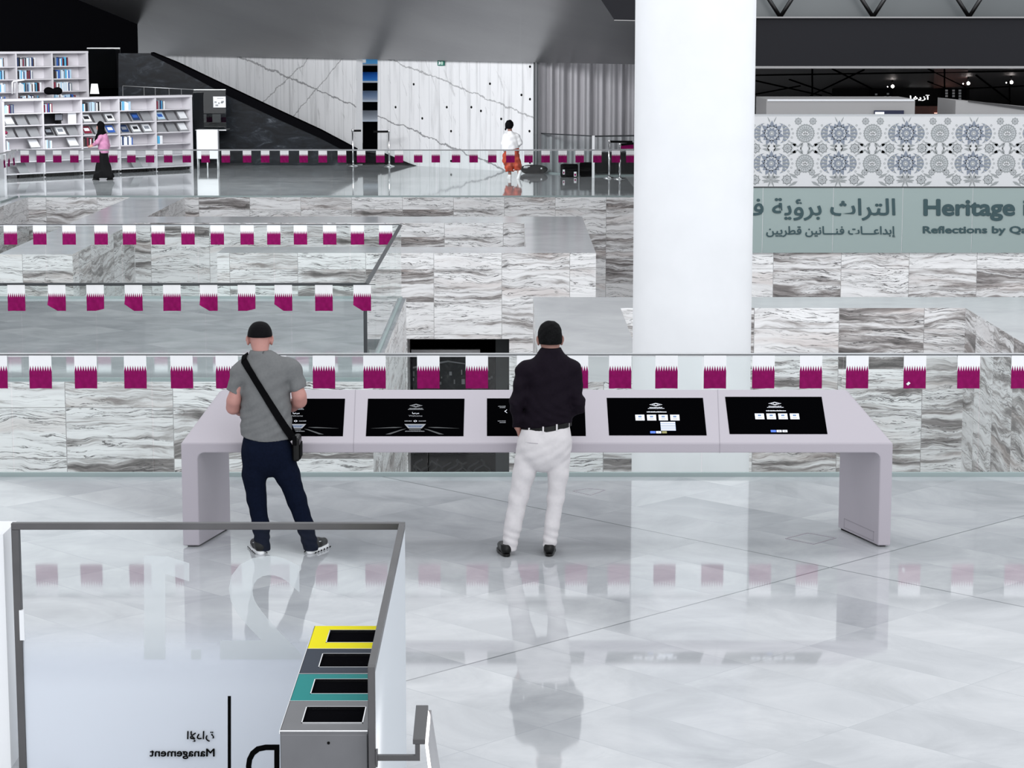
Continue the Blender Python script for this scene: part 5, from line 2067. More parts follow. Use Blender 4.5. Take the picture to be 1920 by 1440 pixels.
tp = Vector((ktop(1040, 783).x, ktop(1040, 783).y, ktop(1040, 783).z)) - R2p
wr = Vector((tp.x + 0.07, tp.y - 0.16, tp.z + 0.10))
B.chain([J2(1081, 764, 0.01), wr], [0.038, 0.027])
hand(B, wr, (tp - wr) + Vector((0, 0, 0.03)), (-1, 0.2, 0.4), 0.22, 0.08)
man2 = B.mesh('person', M['skin2'], None, R2p)
finish_person(man2, 'person in black shirt and off-white trousers, left hand in pocket, touching the screen', R2p)
face_details(hq, man2)
B = Body(0.005, 0.02)
rot = Matrix.Rotation(0.10, 3, 'Z') @ Matrix.Rotation(-0.22, 3, 'X')
hc2 = J2(1031, 636, 0.06)
cen2 = hc2 + rot @ Vector((0, -0.012, 0.021))
for sx_ in (-0.028, 0.028):
    B.ell(cen2 + Vector((sx_, 0, 0)), (0.058, 0.100, 0.100), 0.03, 0.10, -0.22)
B.ell(cen2, (0.066, 0.102, 0.105), 0.05, 0.10, -0.22)
B.ell(hc2 + rot @ Vector((0, -0.045, -0.03)), (0.068, 0.062, 0.06), 0.03, 0.10, -0.22)
zc2 = J2(1031, 645).z
B.carve(folds(0.0022, [(90, 30, 60, 0), (-70, 80, 110, 1), (120, 20, -40, 2)]))
B.cut(lambda X, Y, Z: np.maximum(zc2 - Z + 0.9 * np.maximum(Y - (cen2.y - 0.035), 0), (Y - (cen2.y + 0.08))) + 0 * X)
B.mesh('hair', M['hair2'], man2)
# shirt
B = Body(0.0065, 0.035)
B.cap(J2(988, 698), J2(1068, 694), 0.068, 0.068, 0.04)
B.cap(J2(1034, 650, 0.022), J2(1033, 690, 0.0), 0.068, 0.090, 0.05)
B.cap(J2(1030, 672, 0.01), J2(994, 693), 0.068, 0.064, 0.06)
B.cap(J2(1037, 672, 0.01), J2(1064, 690), 0.068, 0.064, 0.06)
B.chain([J2(1031, 712, 0.0), J2(1029, 760, 0.0), J2(1026, 790, 0.005), J2(1025.5, 806, 0.005)], [0.180, 0.176, 0.168, 0.166], 0.05, 0.66)
B.chain([J2(983, 698), J2(970, 755, -0.03), J2(970, 800, 0.025)], [0.066, 0.052, 0.040], 0.03, 1.0, True)
B.chain([J2(1073, 694), J2(1082, 752, -0.02), J2(1081, 764, 0.01)], [0.066, 0.054, 0.052], 0.03)
wr_s = J2(1083, 764, 0.01) + (wr - J2(1083, 764, 0.01)) * 0.97
B.cap(J2(1081, 764, 0.01), wr_s, 0.052, 0.037, 0.03, 1.0, True)
B.carve(folds(0.011, [(36, 8, 30, 1.5), (-40, 10, 44, 0.9), (50, 0, 24, 3.0), (20, 24, -66, 5.2)]))
B.carve(lambda X, Y, Z: 0.0035 * np.sin(60 * X + 90 * Z + 3 * np.sin(9 * X - 11 * Z)) * np.exp(-((Z - 1.08) / 0.12) ** 2) + 0 * Y)
bz_ = lambda X: J2(1025, 797).z + 0.16 * (X - J2(1025, 797).x)
B.cut(lambda X, Y, Z: np.where(X > J2(978, 800).x, bz_(X) - 0.006 - Z, -1) + 0 * Y)
zn2 = J2(1034, 652).z
B.cut(lambda X, Y, Z: Z - (zn2 - 0.35 * np.maximum(Y - 0.03, 0)) + 0 * X)
Bs = B
B.mesh('shirt', M['blackshirt'], man2)
# trousers
B = Body(0.0065, 0.03)
B.chain([J2(1025.5, 795, 0.005), J2(1022, 825, -0.005), J2(1020, 840, -0.012)], [0.170, 0.182, 0.182], 0.04, 0.68)
B.cap(J2(1000, 828, -0.05), J2(1000, 845, -0.04), 0.085, 0.085, 0.04)
B.cap(J2(1046, 822, -0.05), J2(1046, 840, -0.04), 0.085, 0.085, 0.04)
B.chain([J2(994, 835), J2(983, 885, 0.0), J2(972, 935, 0.01), J2(962, 985, 0.0), J2(955, 1026, -0.005)], [0.100, 0.083, 0.070, 0.064, 0.056], 0.02)
B.chain([J2(1047, 832), J2(1047, 885, 0.0), J2(1042, 935, 0.01), J2(1035, 985, 0.0), J2(1030, 1024, 0.0)], [0.098, 0.077, 0.061, 0.055, 0.051], 0.02)
B.carve(folds(0.003, [(44, 10, 40, 0.5), (50, -14, 36, 2.0), (-42, 30, 50, 1.0)]))
B.carve(lambda X, Y, Z: 0.0026 * np.sin(80 * Z - 60 * X + 4 * np.sin(8 * X)) * np.exp(-((Z - 0.78) / 0.09) ** 2) + 0.003 * np.sin(105 * Z + 40 * X) * np.exp(-((Z - 0.12) / 0.08) ** 2) + 0 * Y)
B.cut(lambda X, Y, Z: Z - (bz_(X) + 0.0) + 0 * Y)
zc3 = J2(1000, 1027).z
B.cut(lambda X, Y, Z: zc3 - Z + 0.02 * np.sin(X * 9) + 0 * Y)
Bp = B
tr2 = B.mesh('trousers', M['ivory'], man2)
mb = MB()
for k in range(2):
    pass
bl = []
for k in range(41):
    a = 2 * math.pi * k / 40
    x = J2(1025, 797).x + 0.178 * math.cos(a)
    bl.append(R2p + Vector((x, 0.004 + 0.124 * math.sin(a), bz_(x) - 0.012)))
vs, fs = [], []
for i, p in enumerate(bl[:-1]):
    a = 2 * math.pi * i / 40
    o_ = Vector((math.cos(a) * 0.006, math.sin(a) * 0.006, 0))
    vs += [p + Vector((0, 0, -0.019)), p + o_ + Vector((0, 0, -0.019)), p + o_ + Vector((0, 0, 0.019)), p + Vector((0, 0, 0.019))]
for i in range(40):
    for k in range(4):
        fs.append((i * 4 + k, i * 4 + (k + 1) % 4, ((i + 1) % 40) * 4 + (k + 1) % 4, ((i + 1) % 40) * 4 + k))
mb.add(vs, fs, M['leather'])
mb.build('belt', man2, fixn=True)
for px_ in (992, 1018, 1043.5, 1066):
    x = J2(px_, 797).x
    q = (x - J2(1025, 797).x) / 0.178
    q = max(-0.98, min(0.98, q))
    y = 0.004 - 0.131 * math.sqrt(1 - q * q)
    mb = MB()
    b0 = R2p + Vector((x, y, bz_(x) - 0.012))
    mb.box(b0.x - 0.006, b0.x + 0.006, b0.y - 0.004, b0.y + 0.004, b0.z - 0.03, b0.z + 0.026, M['ivory'])
    mb.build('belt_loop', tr2)
q = P(1000, 824, Y2)
mb = MB()
for k in range(8):
    x = q.x - 0.055 + k * 0.011
    yy = Bp.skin_y(x - R2p.x, q.z)
    mb.box(x, x + 0.0112, R2p.y + yy - 0.004, R2p.y + yy + 0.004, q.z - 0.002 - k * 0.0006, q.z + 0.001 - k * 0.0006, M['seam'])
mb.build('pocket_welt', tr2)
shoe('shoe', (J2(951, 1040).x, -0.085, 0), (J2(943, 1040).x - 0.02, 0.20, 0), M['leather'], M['leather'], man2, 0.022, hi=0.06)
shoe('shoe', (J2(1029, 1040).x, -0.075, 0), (J2(1033, 1040).x, 0.21, 0), M['leather'], M['leather'], man2, 0.022, hi=0.06)

# ---- woman walking along the bookcases
Y3 = G(190, 337).y
R3 = Vector((G(190, 337).x, Y3, 0))


def J3(x, y, dy=0.0):
    return P(x, y, Y3 + dy) - R3


B = Body(0.009, 0.03)
hq = head(B, J3(187.5, 238, 0), math.pi / 2, 0.1, 0.92)
B.cap(J3(190, 252), J3(189, 243), 0.05)
B.chain([J3(192, 262), J3(192, 290), J3(193, 310)], [0.10, 0.10, 0.10], 0.05)
B.chain([J3(193, 300, 0.03), J3(197, 318, 0.05), J3(206, 332, 0.05)], [0.06, 0.05, 0.035])
B.chain([J3(191, 300, -0.03), J3(187, 318, -0.05), J3(182, 332, -0.05)], [0.06, 0.05, 0.035])
B.chain([J3(190, 258, -0.12), J3(182, 268, -0.15), J3(174, 273, -0.10)], [0.04, 0.04, 0.028])
hand(B, J3(174, 273, -0.10), (-1, 0.1, -0.25), (0, 0.4, 1), 0.4, 0.08, s=0.9)
B.chain([J3(198, 260, 0.12), J3(202, 274, 0.13), J3(199, 286, 0.10)], [0.04, 0.04, 0.028])
hand(B, J3(199, 286, 0.10), (0.2, 0.0, -1), (-1, 0, 0.2), 0.4, 0.08, s=0.9)
woman = B.mesh('person', M['skin1'], None, R3)
finish_person(woman, 'person walking by the bookcase in black headscarf, pink top and long black skirt', R3)
face_details(lambda x, y, z: hq(x, y, z), woman, 0.92)
B = Body(0.009, 0.04)
B.ell(J3(188.7, 236, 0), (0.105, 0.098, 0.125), 0.03)
B.cap(J3(189.5, 243), J3(190, 256), 0.085, 0.12)
B.chain([J3(189.5, 254), J3(185, 262, -0.02), J3(180, 268, -0.08)], [0.12, 0.10, 0.05])
B.cap(J3(191, 254), J3(195, 262, 0.03), 0.12, 0.08)
fc = J3(182.5, 238.5)
B.cut(lambda X, Y, Z: -(np.sqrt(((X - fc.x) / 0.075) ** 2 + (Y / 0.058) ** 2 + ((Z - fc.z) / 0.088) ** 2) - 1) * 0.06)
B.carve(folds(0.006, [(30, 20, 40, 0), (-20, 40, 50, 2)]))
B.mesh('headscarf', M['blackcloth'], woman)
B = Body(0.009, 0.03)
B.chain([J3(193, 258), J3(194, 272), J3(194, 286)], [0.14, 0.135, 0.14], 0.05)
B.chain([J3(189, 257, -0.12), J3(182, 267, -0.15), J3(175.5, 272, -0.10)], [0.065, 0.055, 0.045], 0.03, 1.0, True)
B.chain([J3(199, 258, 0.12), J3(202.5, 273, 0.13), J3(200, 284, 0.10)], [0.065, 0.055, 0.045], 0.03, 1.0, True)
zz = J3(190, 287).z
B.cut(lambda X, Y, Z: zz - Z + 0 * X + 0 * Y)
B.carve(folds(0.006, [(30, 20, 40, 0), (-20, 40, 50, 2)]))
B.mesh('knit_top', M['pinkknit'], woman)
B = Body(0.009, 0.04)
B.chain([J3(193.5, 284), J3(193, 300), J3(193.5, 315), J3(194, 330)], [0.13, 0.15, 0.20, 0.27], 0.05)
B.cap(J3(197, 318), J3(205, 330, 0.03), 0.12, 0.11)
zz2 = J3(190, 333).z
B.cut(lambda X, Y, Z: zz2 - 0.25 * np.minimum(np.abs(X - 0.02), 0.0) - Z + 0 * Y)
B.carve(folds(0.010, [(26, 30, 3, 0), (-30, 20, 5, 2)]))
B.mesh('skirt', M['blackcloth'], woman)
shoe('shoe', (J3(186, 337).x + 0.02, -0.05, 0), (J3(174, 337).x + 0.0, -0.08, 0), M['leather'], M['black'], woman, 0.02)
shoe('shoe', (J3(212, 335).x, 0.05, 0), (J3(199, 335).x, 0.05, 0), M['leather'], M['black'], woman, 0.02)

# ---- person in white shirt and orange-red trousers, seen from behind
Y4 = G(958, 335).y
R4 = Vector((G(958, 335).x, Y4, 0))


def J4(x, y, dy=0.0):
    return P(x, y, Y4 + dy) - R4


B = Body(0.009, 0.03)
hq = head(B, J4(955, 235, 0.02), 0.1, 0.1, 0.98)
B.cap(J4(957, 250), J4(955.5, 241, 0.01), 0.055)
B.chain([J4(958, 256), J4(958, 275), J4(958, 290)], [0.12, 0.12, 0.12], 0.05, 0.7)
B.chain([J4(955, 292), J4(955, 312, 0.02), J4(956, 331, 0)], [0.075, 0.05, 0.036])
B.chain([J4(966, 292), J4(971, 312, 0.0), J4(974, 330, -0.1)], [0.075, 0.05, 0.036])
B.chain([J4(948, 255), J4(945, 270), J4(946, 283, 0.02)], [0.045, 0.04, 0.03])
hand(B, J4(946, 283, 0.02), (0.1, 0.2, -1), (0.2, 1, 0), 0.4, 0.08)
B.chain([J4(969, 255), J4(973, 268), J4(968, 274, 0.18)], [0.045, 0.04, 0.03])
hand(B, J4(968, 274, 0.18), (-0.6, 0.6, 0), (0, 0.3, 1), 0.5, 0.08)
man4 = B.mesh('person', M['skin2'], None, R4)
finish_person(man4, 'person far off in loose white shirt and orange-red knee trousers, seen from behind', R4)
face_details(hq, man4)
B = Body(0.008, 0.03)
B.ell(J4(955, 233.5, 0.0), (0.112, 0.118, 0.125))
B.cap(J4(949, 238), J4(948, 243, -0.02), 0.03, 0.02)
B.carve(folds(0.006, [(60, 20, 40, 0), (-50, 40, 50, 2)]))
B.cut(lambda X, Y, Z: Y - 0.075 + 0 * X + 0 * Z)
B.mesh('hair', M['hair'], man4)
B = Body(0.009, 0.03)
B.cap(J4(950, 255), J4(968, 256), 0.08, 0.08)
B.cap(J4(957, 248), J4(958, 256), 0.06, 0.1)
B.chain([J4(958, 260), J4(958, 272), J4(958.5, 282)], [0.185, 0.195, 0.205], 0.05, 0.68)
B.chain([J4(948, 256), J4(944.5, 269), J4(945.5, 281, 0.02)], [0.075, 0.07, 0.06], 0.03, 1.0, True)
B.chain([J4(970, 257), J4(974.5, 268), J4(970, 274, 0.12)], [0.075, 0.07, 0.06])
zz4 = J4(950, 282).z
B.cut(lambda X, Y, Z: zz4 + 0.22 * (X + 0.1) - Z + 0 * Y)
B.carve(folds(0.009, [(36, 20, 20, 0), (-30, 40, 36, 2)]))
B.mesh('loose_shirt', M['whitecloth'], man4)
B = Body(0.009, 0.03)
B.chain([J4(960, 275), J4(960, 288), J4(960, 298)], [0.17, 0.185, 0.18], 0.04, 0.72)
B.chain([J4(955, 295), J4(955, 312), J4(955.5, 321)], [0.12, 0.115, 0.105], 0.03, 1.0, True)
B.chain([J4(966, 294), J4(969, 308), J4(971, 319, -0.02)], [0.12, 0.115, 0.10], 0.03, 1.0, True)
B.ell(J4(948, 298, -0.05), (0.09, 0.09, 0.17))
B.carve(folds(0.015, [(36, 20, 20, 0), (-30, 40, 36, 2)]))
B.mesh('knee_trousers', M['redcloth'], man4)
shoe('shoe', (J4(957, 335).x, -0.06, 0), (J4(952, 335).x, 0.18, 0), M['whitecloth'], M['rubber'], man4, 0.03)
B = Body(0.007, 0.02)
B.cap(J4(972, 334, -0.12), J4(975.5, 322, -0.12), 0.04, 0.045)
B.cap(J4(972, 334, -0.12), J4(970.5, 336.5, 0.0), 0.04, 0.03)
B.mesh('shoe', M['whitecloth'], man4)


# ------------------------------------------------------------------ bookcases on the 45 degree grid, left background
AL = math.radians(44.5)
BD = Vector((math.cos(AL), math.sin(AL), 0))          # along a bookcase, left to right
BB = Vector((-math.sin(AL), math.cos(AL), 0))         # into its depth


def frame45(o):
    return Matrix.Translation(o) @ Matrix.Rotation(AL, 4, 'Z')


def book_mesh(col, w, h, d):
    mb = MB()
    c = M['bk_' + col]
    t_ = min(0.004, w * 0.15)
    mb.box(-w / 2, -w / 2 + t_, 0, d, 0, h, c)
    mb.box(w / 2 - t_, w / 2, 0, d, 0, h, c)
    mb.box(-w / 2 + t_, w / 2 - t_, 0, t_, 0, h, c)
    mb.box(-w / 2 + t_, w / 2 - t_, t_, d - 0.006, 0.004, h - 0.006, M['paper'])
    o = mb.build('book', origin=(0, 0, 0))
    me = o.data
    bpy.data.objects.remove(o)
    return me


BM = {}
rb = random.Random(11)
for col in BOOKC:
    BM[col] = [(w, book_mesh(col, w, h, 0.19)) for w, h in ((0.030, 0.235), (0.042, 0.22), (0.055, 0.245), (0.036, 0.20))]
BAYN = {5: ['leftmost bay', 'second bay', 'middle bay', 'fourth bay', 'rightmost bay'], 3: ['leftmost bay', 'middle bay', 'rightmost bay']}


def put_books(org, x, y, z, cols, n, where, group, gap=0.0):
    rows = []
    for i in range(n):
        col = rb.choice(cols)
        w, me = rb.choice(BM[col])
        o = bpy.data.objects.new('book', me)
        COL.objects.link(o)
        x += w / 2
        p = org + BD * x + BB * y
        o.location = (p.x, p.y, z)
        o.rotation_euler = (0, 0, AL)
        x += w / 2 + 0.003
        tag(o, '%s book, %s from left %s' % (col, ORD[i], where), 'book', group)
    return x


def bookcase(name, org, nb, bw, zbase, height, rows, label, kick):
    """org: left front foot"""
    t = thing(name, org + BD * nb * bw / 2 + Vector((0, 0, zbase)), label, 'bookcase')
    xf = frame45(Vector((org.x, org.y, zbase)))
    W_ = nb * bw
    dp = 0.42
    MB(xf).box(-0.03, W_ + 0.03, -0.02, dp, height - 0.06, height, M['shelfwhite']).build('top_board', t)
    MB(xf).box(0, W_, dp - 0.02, dp, 0.1, height - 0.06, M['shelfwhite']).build('back_panel', t)
    for i in range(nb + 1):
        th = 0.05 if 0 < i < nb else 0.07
        MB(xf).box(i * bw - th / 2, i * bw + th / 2, 0, dp - 0.02, 0.0, height - 0.06, M['shelfwhite']).build('upright', t)
    sp = (height - 0.06 - 0.13) / rows
    for b in range(nb):
        for r in range(rows):
            MB(xf).box(b * bw + 0.036, (b + 1) * bw - 0.036, 0.0, dp - 0.02, 0.13 + r * sp - 0.03, 0.13 + r * sp, M['shelfwhite']).build('shelf', t)
    if kick:
        mb = MB(xf)
        k = 0.05
        while k < W_ - 0.1:
            mb.box(k, k + 0.085, -0.012, 0.0, 0.02, 0.085, M['black'])
            k += 0.115
        mb.build('kick_strip', t)
    return t, xf, sp


LB_W = 1.222
lo_right = G(361, 318)
lo_left = lo_right - BD * (5 * LB_W)
lo_left.z = 0
lowcase, lxf, lsp = bookcase('bookcase', lo_left, 5, LB_W, 0.0, 2.10, 6, 'long white five bay bookcase standing on the far floor', True)
shelf_z = [0.13 + r * lsp for r in range(6)]


def case_pt(org, x, y, z):
    p = org + BD * x + BB * y
    return Vector((p.x, p.y, z))


# display flaps
FLAP = {4: {b: (0, 1, 2) for b in (0, 2, 3, 4)}, 3: {b: (0, 1, 2) for b in range(5)}, 2: {0: (2,), 1: (2,)}, 0: {0: (1,), 3: (1,)}}
tw = (LB_W - 0.08) / 3
for r, bays in FLAP.items():
    for b, slots in bays.items():
        for s in slots:
            x0 = b * LB_W + 0.045 + s * tw
            mb = MB(lxf)
            z0 = shelf_z[r]
            mb.prism([(x0 + 0.03, 0.02, z0 + 0.005), (x0 + tw - 0.05, 0.02, z0 + 0.005), (x0 + tw - 0.05, 0.26, z0 + 0.285), (x0 + 0.03, 0.26, z0 + 0.285)], (0, 0.014, 0.0), M['tray'])
            mb.box(x0 + 0.03, x0 + tw - 0.05, 0.0, 0.02, z0, z0 + 0.022, M['tray'])
            mb.build('display_flap', lowcase, fixn=True)
MAGS = [(4, 0, 0, 'white', 'white'), (4, 2, 0, 'white', 'black'), (4, 2, 2, 'white', 'black'), (4, 3, 1, 'navy blue', 'royal blue'), (4, 4, 0, 'pale blue', 'royal blue'), (4, 4, 2, 'white', 'white'),
        (3, 1, 0, 'black', 'grey'), (3, 1, 1, 'white', 'grey'), (3, 2, 0, 'dark red', 'white'), (3, 2, 2, 'royal blue', 'white'), (3, 3, 0, 'navy blue', 'grey'), (3, 3, 1, 'white', 'black'), (3, 3, 2, 'white', 'grey'),
        (3, 4, 2, 'white', 'white'), (2, 0, 2, 'white', 'white'), (2, 1, 2, 'white', 'white')]
RN = {4: 'second row', 3: 'third row', 2: 'fourth row'}
SN = ['left', 'middle', 'right']
for r, b, s, c1, c2 in MAGS:
    x0 = b * LB_W + 0.045 + s * tw
    z0 = shelf_z[r]
    big = r == 2
    a = 0.0 if not big else -0.02
    mb = MB(lxf)
    f0, f1 = 0.06, (0.86 if big else 0.78)
    q = lambda x, f: (x, 0.02 + 0.24 * f - 0.006, z0 + 0.005 + 0.28 * f + 0.022 * (1 - f))
    mb.prism([q(x0 + 0.06 + a, f0), q(x0 + tw - 0.08 - a, f0), q(x0 + tw - 0.08 - a, f1), q(x0 + 0.06 + a, f1)], (0, 0.004, 0), M['bk_' + c1])
    q2 = lambda x, f: (x, 0.02 + 0.24 * f - 0.008, z0 + 0.005 + 0.28 * f + 0.022 * (1 - f))
    if c1 != c2 and c2 != c1:
        mb.prism([q2(x0 + 0.10, 0.3), q2(x0 + tw - 0.12, 0.3), q2(x0 + tw - 0.12, 0.6), q2(x0 + 0.10, 0.6)], (0, 0.002, 0), M['bk_' + c2])
    o = mb.build('magazine', fixn=True)
    tag(o, '%s covered magazine on the %s flap, %s, %s of lower bookcase' % (c1, SN[s], RN[r], BAYN[5][b]), 'magazine', 'magazines on the display flaps')
DARK = ['black', 'navy blue', 'white', 'white', 'grey', 'sky blue', 'brown', 'pale blue', 'royal blue', 'dark red']
LIGHT = ['white', 'white', 'white', 'pale blue', 'black', 'grey', 'sky blue']
for b, (n, cols) in enumerate(((7, DARK), (7, DARK), (13, LIGHT), (9, LIGHT), (6, DARK))):
    put_books(lo_left, b * LB_W + 0.06, 0.03, shelf_z[5], cols, n, 'in top row, %s of lower bookcase' % BAYN[5][b], 'books in the top row of the lower bookcase')
for b, (n, cols) in enumerate(((3, LIGHT), (5, LIGHT), (8, DARK), (9, ['white', 'royal blue', 'white', 'pale blue', 'navy blue']), (4, LIGHT))):
    put_books(lo_left, b * LB_W + 0.06, 0.03, shelf_z[2], cols, n, 'in fourth row, %s of lower bookcase' % BAYN[5][b], 'books in the fourth row of the lower bookcase')
# catalogue monitor and card in the second bay
c = case_pt(lo_left, LB_W + 0.58, 0.16, shelf_z[4])
t = thing('monitor', c, 'small dark monitor on a stand in the lower bookcase, second bay', 'monitor')
xf = frame45(c)
MB(xf).box(-0.13, 0.13, -0.02, 0.02, 0.085, 0.27, M['black']).build('casing', t)
MB(xf).box(-0.115, 0.115, -0.023, -0.02, 0.10, 0.255, simple('monitor_face_grey', (0.16, 0.17, 0.2), 0.3)).build('screen', t)
MB(xf).box(-0.02, 0.02, -0.015, 0.015, 0.01, 0.09, M['black']).build('stem', t)
MB(xf).lathe((0, 0, 0), [(0.09, 0), (0.09, 0.01), (0.02, 0.016)], M['black'], 16).build('foot', t)
mb = MB(lxf)
mb.box(LB_W * 1 + 0.036, LB_W * 1 + 0.82, 0.385, 0.398, shelf_z[4], shelf_z[5] - 0.03, M['fascia'])
mb.build('dark_backing', lowcase)
c = case_pt(lo_left, LB_W + 0.98, 0.1, shelf_z[4])
mb = MB(frame45(c))
mb.box(-0.13, 0.13, 0, 0.012, 0, 0.29, M['paper'])
tag(mb.build('notice_card'), 'plain white card standing beside the monitor in the lower bookcase', 'card')
c = case_pt(lo_left, 0.10, 0.1, shelf_z[3])
t = thing('flower_pot', c, 'tiny white pot with a red flower in lower bookcase, leftmost bay', 'flower pot')
MB().lathe(c, [(0.03, 0), (0.04, 0.08), (0.036, 0.08), (0.03, 0.07)], M['paper'], 12).build('pot', t)
MB().lathe(c + Vector((0, 0, 0.08)), [(0.01, 0), (0.06, 0.03), (0.07, 0.06), (0.03, 0.1), (0.001, 0.1)], M['maroon'], 12).build('flower', t)

# terraces behind the lower bookcase
xf = frame45(lo_left)
o = MB(xf).box(-8, 5 * LB_W + 0.05, 0.46, 3.1, 0, 1.05, M['darkmarble'], M['top']).build('floor_terrace')
tag(o, kind='structure')
up_left = lo_left + BB * 1.9 + BD * 0.0
o = MB(xf).box(-8, 4.3, 3.1, 6.0, 0, 2.1, M['darkmarble'], M['top']).build('floor_terrace')
tag(o, kind='structure')
o = MB(xf).box(-8, 8.6, 6.0, 6.2, 0, 7, M['gapblack']).build('wall_terrace_back')
tag(o, kind='structure')
UB_W = 1.16
# right end of the upper case stands where pixel column 163 meets its front line
fo = lo_left + BB * 2.2
u = (163 - 960) / FPX / (CP + 0.145 * SP)
tt = (u * fo.y - fo.x) / (BD.x - u * BD.y)
up_left = fo + BD * (tt - 3 * UB_W)
upcase, uxf, usp = bookcase('bookcase', up_left, 3, UB_W, 1.05, 2.27, 6, 'white bookcase full of books on the terrace above the lower one', False)
up_z = [1.05 + 0.13 + r * usp for r in range(6)]
for r, lst in ((5, (6, 14, 11)), (4, (6, 13, 14)), (3, (6, 17, 14)), (2, (6, 16, 16))):
    for b, n in enumerate(lst):
        x = b * UB_W + (0.06 if b else 0.55)
        put_books(up_left, x, 0.03, up_z[r], DARK + ['white', 'black', 'pale blue'], n, 'in %s row, %s of upper bookcase' % (['', '', 'fourth', 'third', 'second', 'top'][r], BAYN[3][b]), 'books in the upper bookcase')
# glazed screens closing the terraces
mb = px_box(MB(), 164, 225, 91, 165, 68.6, 0.03, M['glass_dark'])
t = thing('glass_screen', P(194, 165, 68.6), 'dark reflecting glass screen right of the upper bookcase', 'glass screen')
mb.build('pane', t)
px_box(MB(), 163, 225, 89.5, 91, 68.6, 0.04, M['rail']).build('top_rail', t)
t = thing('glass_screen', P(393, 243, 66.3), 'dark reflecting glass screen right of lower bookcase with white notice', 'glass screen')
px_box(MB(), 364, 423, 169, 243, 66.3, 0.03, M['glass_dark']).build('pane', t)
px_box(MB(), 363, 423, 167.5, 169, 66.3, 0.04, M['rail']).build('top_rail', t)
px_box(MB(), 366, 424, 243, 245, 66.25, 0.93, M['rail']).build('bottom_edge', t)
t = thing('notice', P(411, 201, 66.2), 'white paper notice taped on the glass screen above the white stand', 'notice')
px_box(MB(), 400, 423, 181, 201.5, 66.25, 0.01, M['paper']).build('sheet', t)
mb = MB()
for x, y, w in ((407, 184, 12), (402, 190, 4), (409, 192, 3), (404, 196, 5), (414, 191, 4), (415, 189, 5)):
    px_box(mb, x, x + w, y, y + (1 if w > 6 else 3), 66.243, 0.005, M['pat_grey'])
mb.build('printed_marks', t)
t = thing('glass_screen', P(22, 92, 69.5), 'grey glass screen at the top left corner above upper bookcase', 'glass screen')
px_box(MB(), -60, 44, 22, 92, 69.5, 0.03, M['glass_dark']).build('pane', t)
px_box(MB(), -60, 44, 20.5, 22.5, 69.5, 0.05, M['rail']).build('top_rail', t)
t = thing('teal_reflection', P(44, 60, 70.6), 'narrow teal panel coloured as a reflection beside the top left screen', 'glass panel')  # teal reflection in the glass, put in as a coloured panel
mb = MB()
mb.prism([P(26, 4, 70.6), P(58, 4, 70.6), P(61, 30, 70.6), P(50, 95, 70.6), P(40, 95, 70.6)], (0, 0.05, 0), M['teal_sheen'])
mb.build('pane', t, fixn=True)
mb = MB()
for a, b2 in (((230, 161), (363, 168)),):
    mb.tube([P(a[0], a[1], 65.9), P(b2[0], b2[1], 65.9)], 0.012, M['rail'], 6)
t = thing('terrace_rail', P(296, 170, 65.9), 'thin glazed rail along terrace edge above the lower bookcase', 'rail')
mb.build('top_rail', t)
for x in (230, 270, 291, 317, 340):
    MB().tube([P(x, 161 + (x - 230) * 0.053, 65.9), Vector((P(x, 176, 65.9).x, 65.9, 1.05))], 0.008, M['rail'], 6).build('post', t)
c = P(178, 176, 63.9)
mb = MB()
mb.prism([P(169, 176, 63.9), P(186, 176, 63.9), P(183, 157, 63.9), P(171, 157, 63.9)], (0, 0.02, 0), M['paper'])
tag(mb.build('table_card', fixn=True), 'white tapered card standing on top of the lower bookcase', 'card')
t = thing('black_lobes', P(100, 176, 63.6), 'black two lobed form on top of the lower bookcase', 'bag')  # two dark round forms of undetermined kind
for x in (91, 108):
    B = Body(0.012, 0.03)
    c = P(x, 170.5, 63.6) - world_loc(t)
    B.ell(c, (0.13, 0.10, 0.105))
    B.cap(c, P(100, 172, 63.6) - world_loc(t), 0.08)
    B.mesh('round_lobe', M['blackcloth'], t)
t = thing('white_frame', P(34, 176, 63.2), 'white bent tube frame on top of lower bookcase, left end', 'frame')
MB().tube([P(23, 176, 63.2), P(23, 155, 63.2), P(25, 152.5, 63.2), P(46, 149.5, 63.2)], 0.022, M['white'], 8).build('tube', t)
MB().tube([P(28, 176, 63.2), P(28, 156, 63.2)], 0.012, M['white'], 8).build('tube', t)

# white display stand beside the bookcase
gy = G(390, 317).y
t = thing('display_stand', (P(389, 300, gy).x, gy, 0), 'white display stand on thin legs right of the lower bookcase', 'stand')
a, b2 = P(369, 298, gy), P(408, 243, gy)
MB().box(a.x, b2.x, gy, gy + 0.3, a.z, b2.z, M['white']).build('cabinet', t, bevel=0.01)
for x in (a.x + 0.02, b2.x - 0.02):
    for y in (gy + 0.02, gy + 0.28):
        MB().tube([(x, y, 0), (x, y, a.z)], 0.014, M['white'], 8).build('leg', t)
mb = MB()
mb.tube([((a.x + b2.x) / 2 - 0.02, gy + 0.15, 0), ((a.x + b2.x) / 2 - 0.02, gy + 0.15, a.z)], 0.02, M['white'], 8)
mb.build('cable_tube', t)


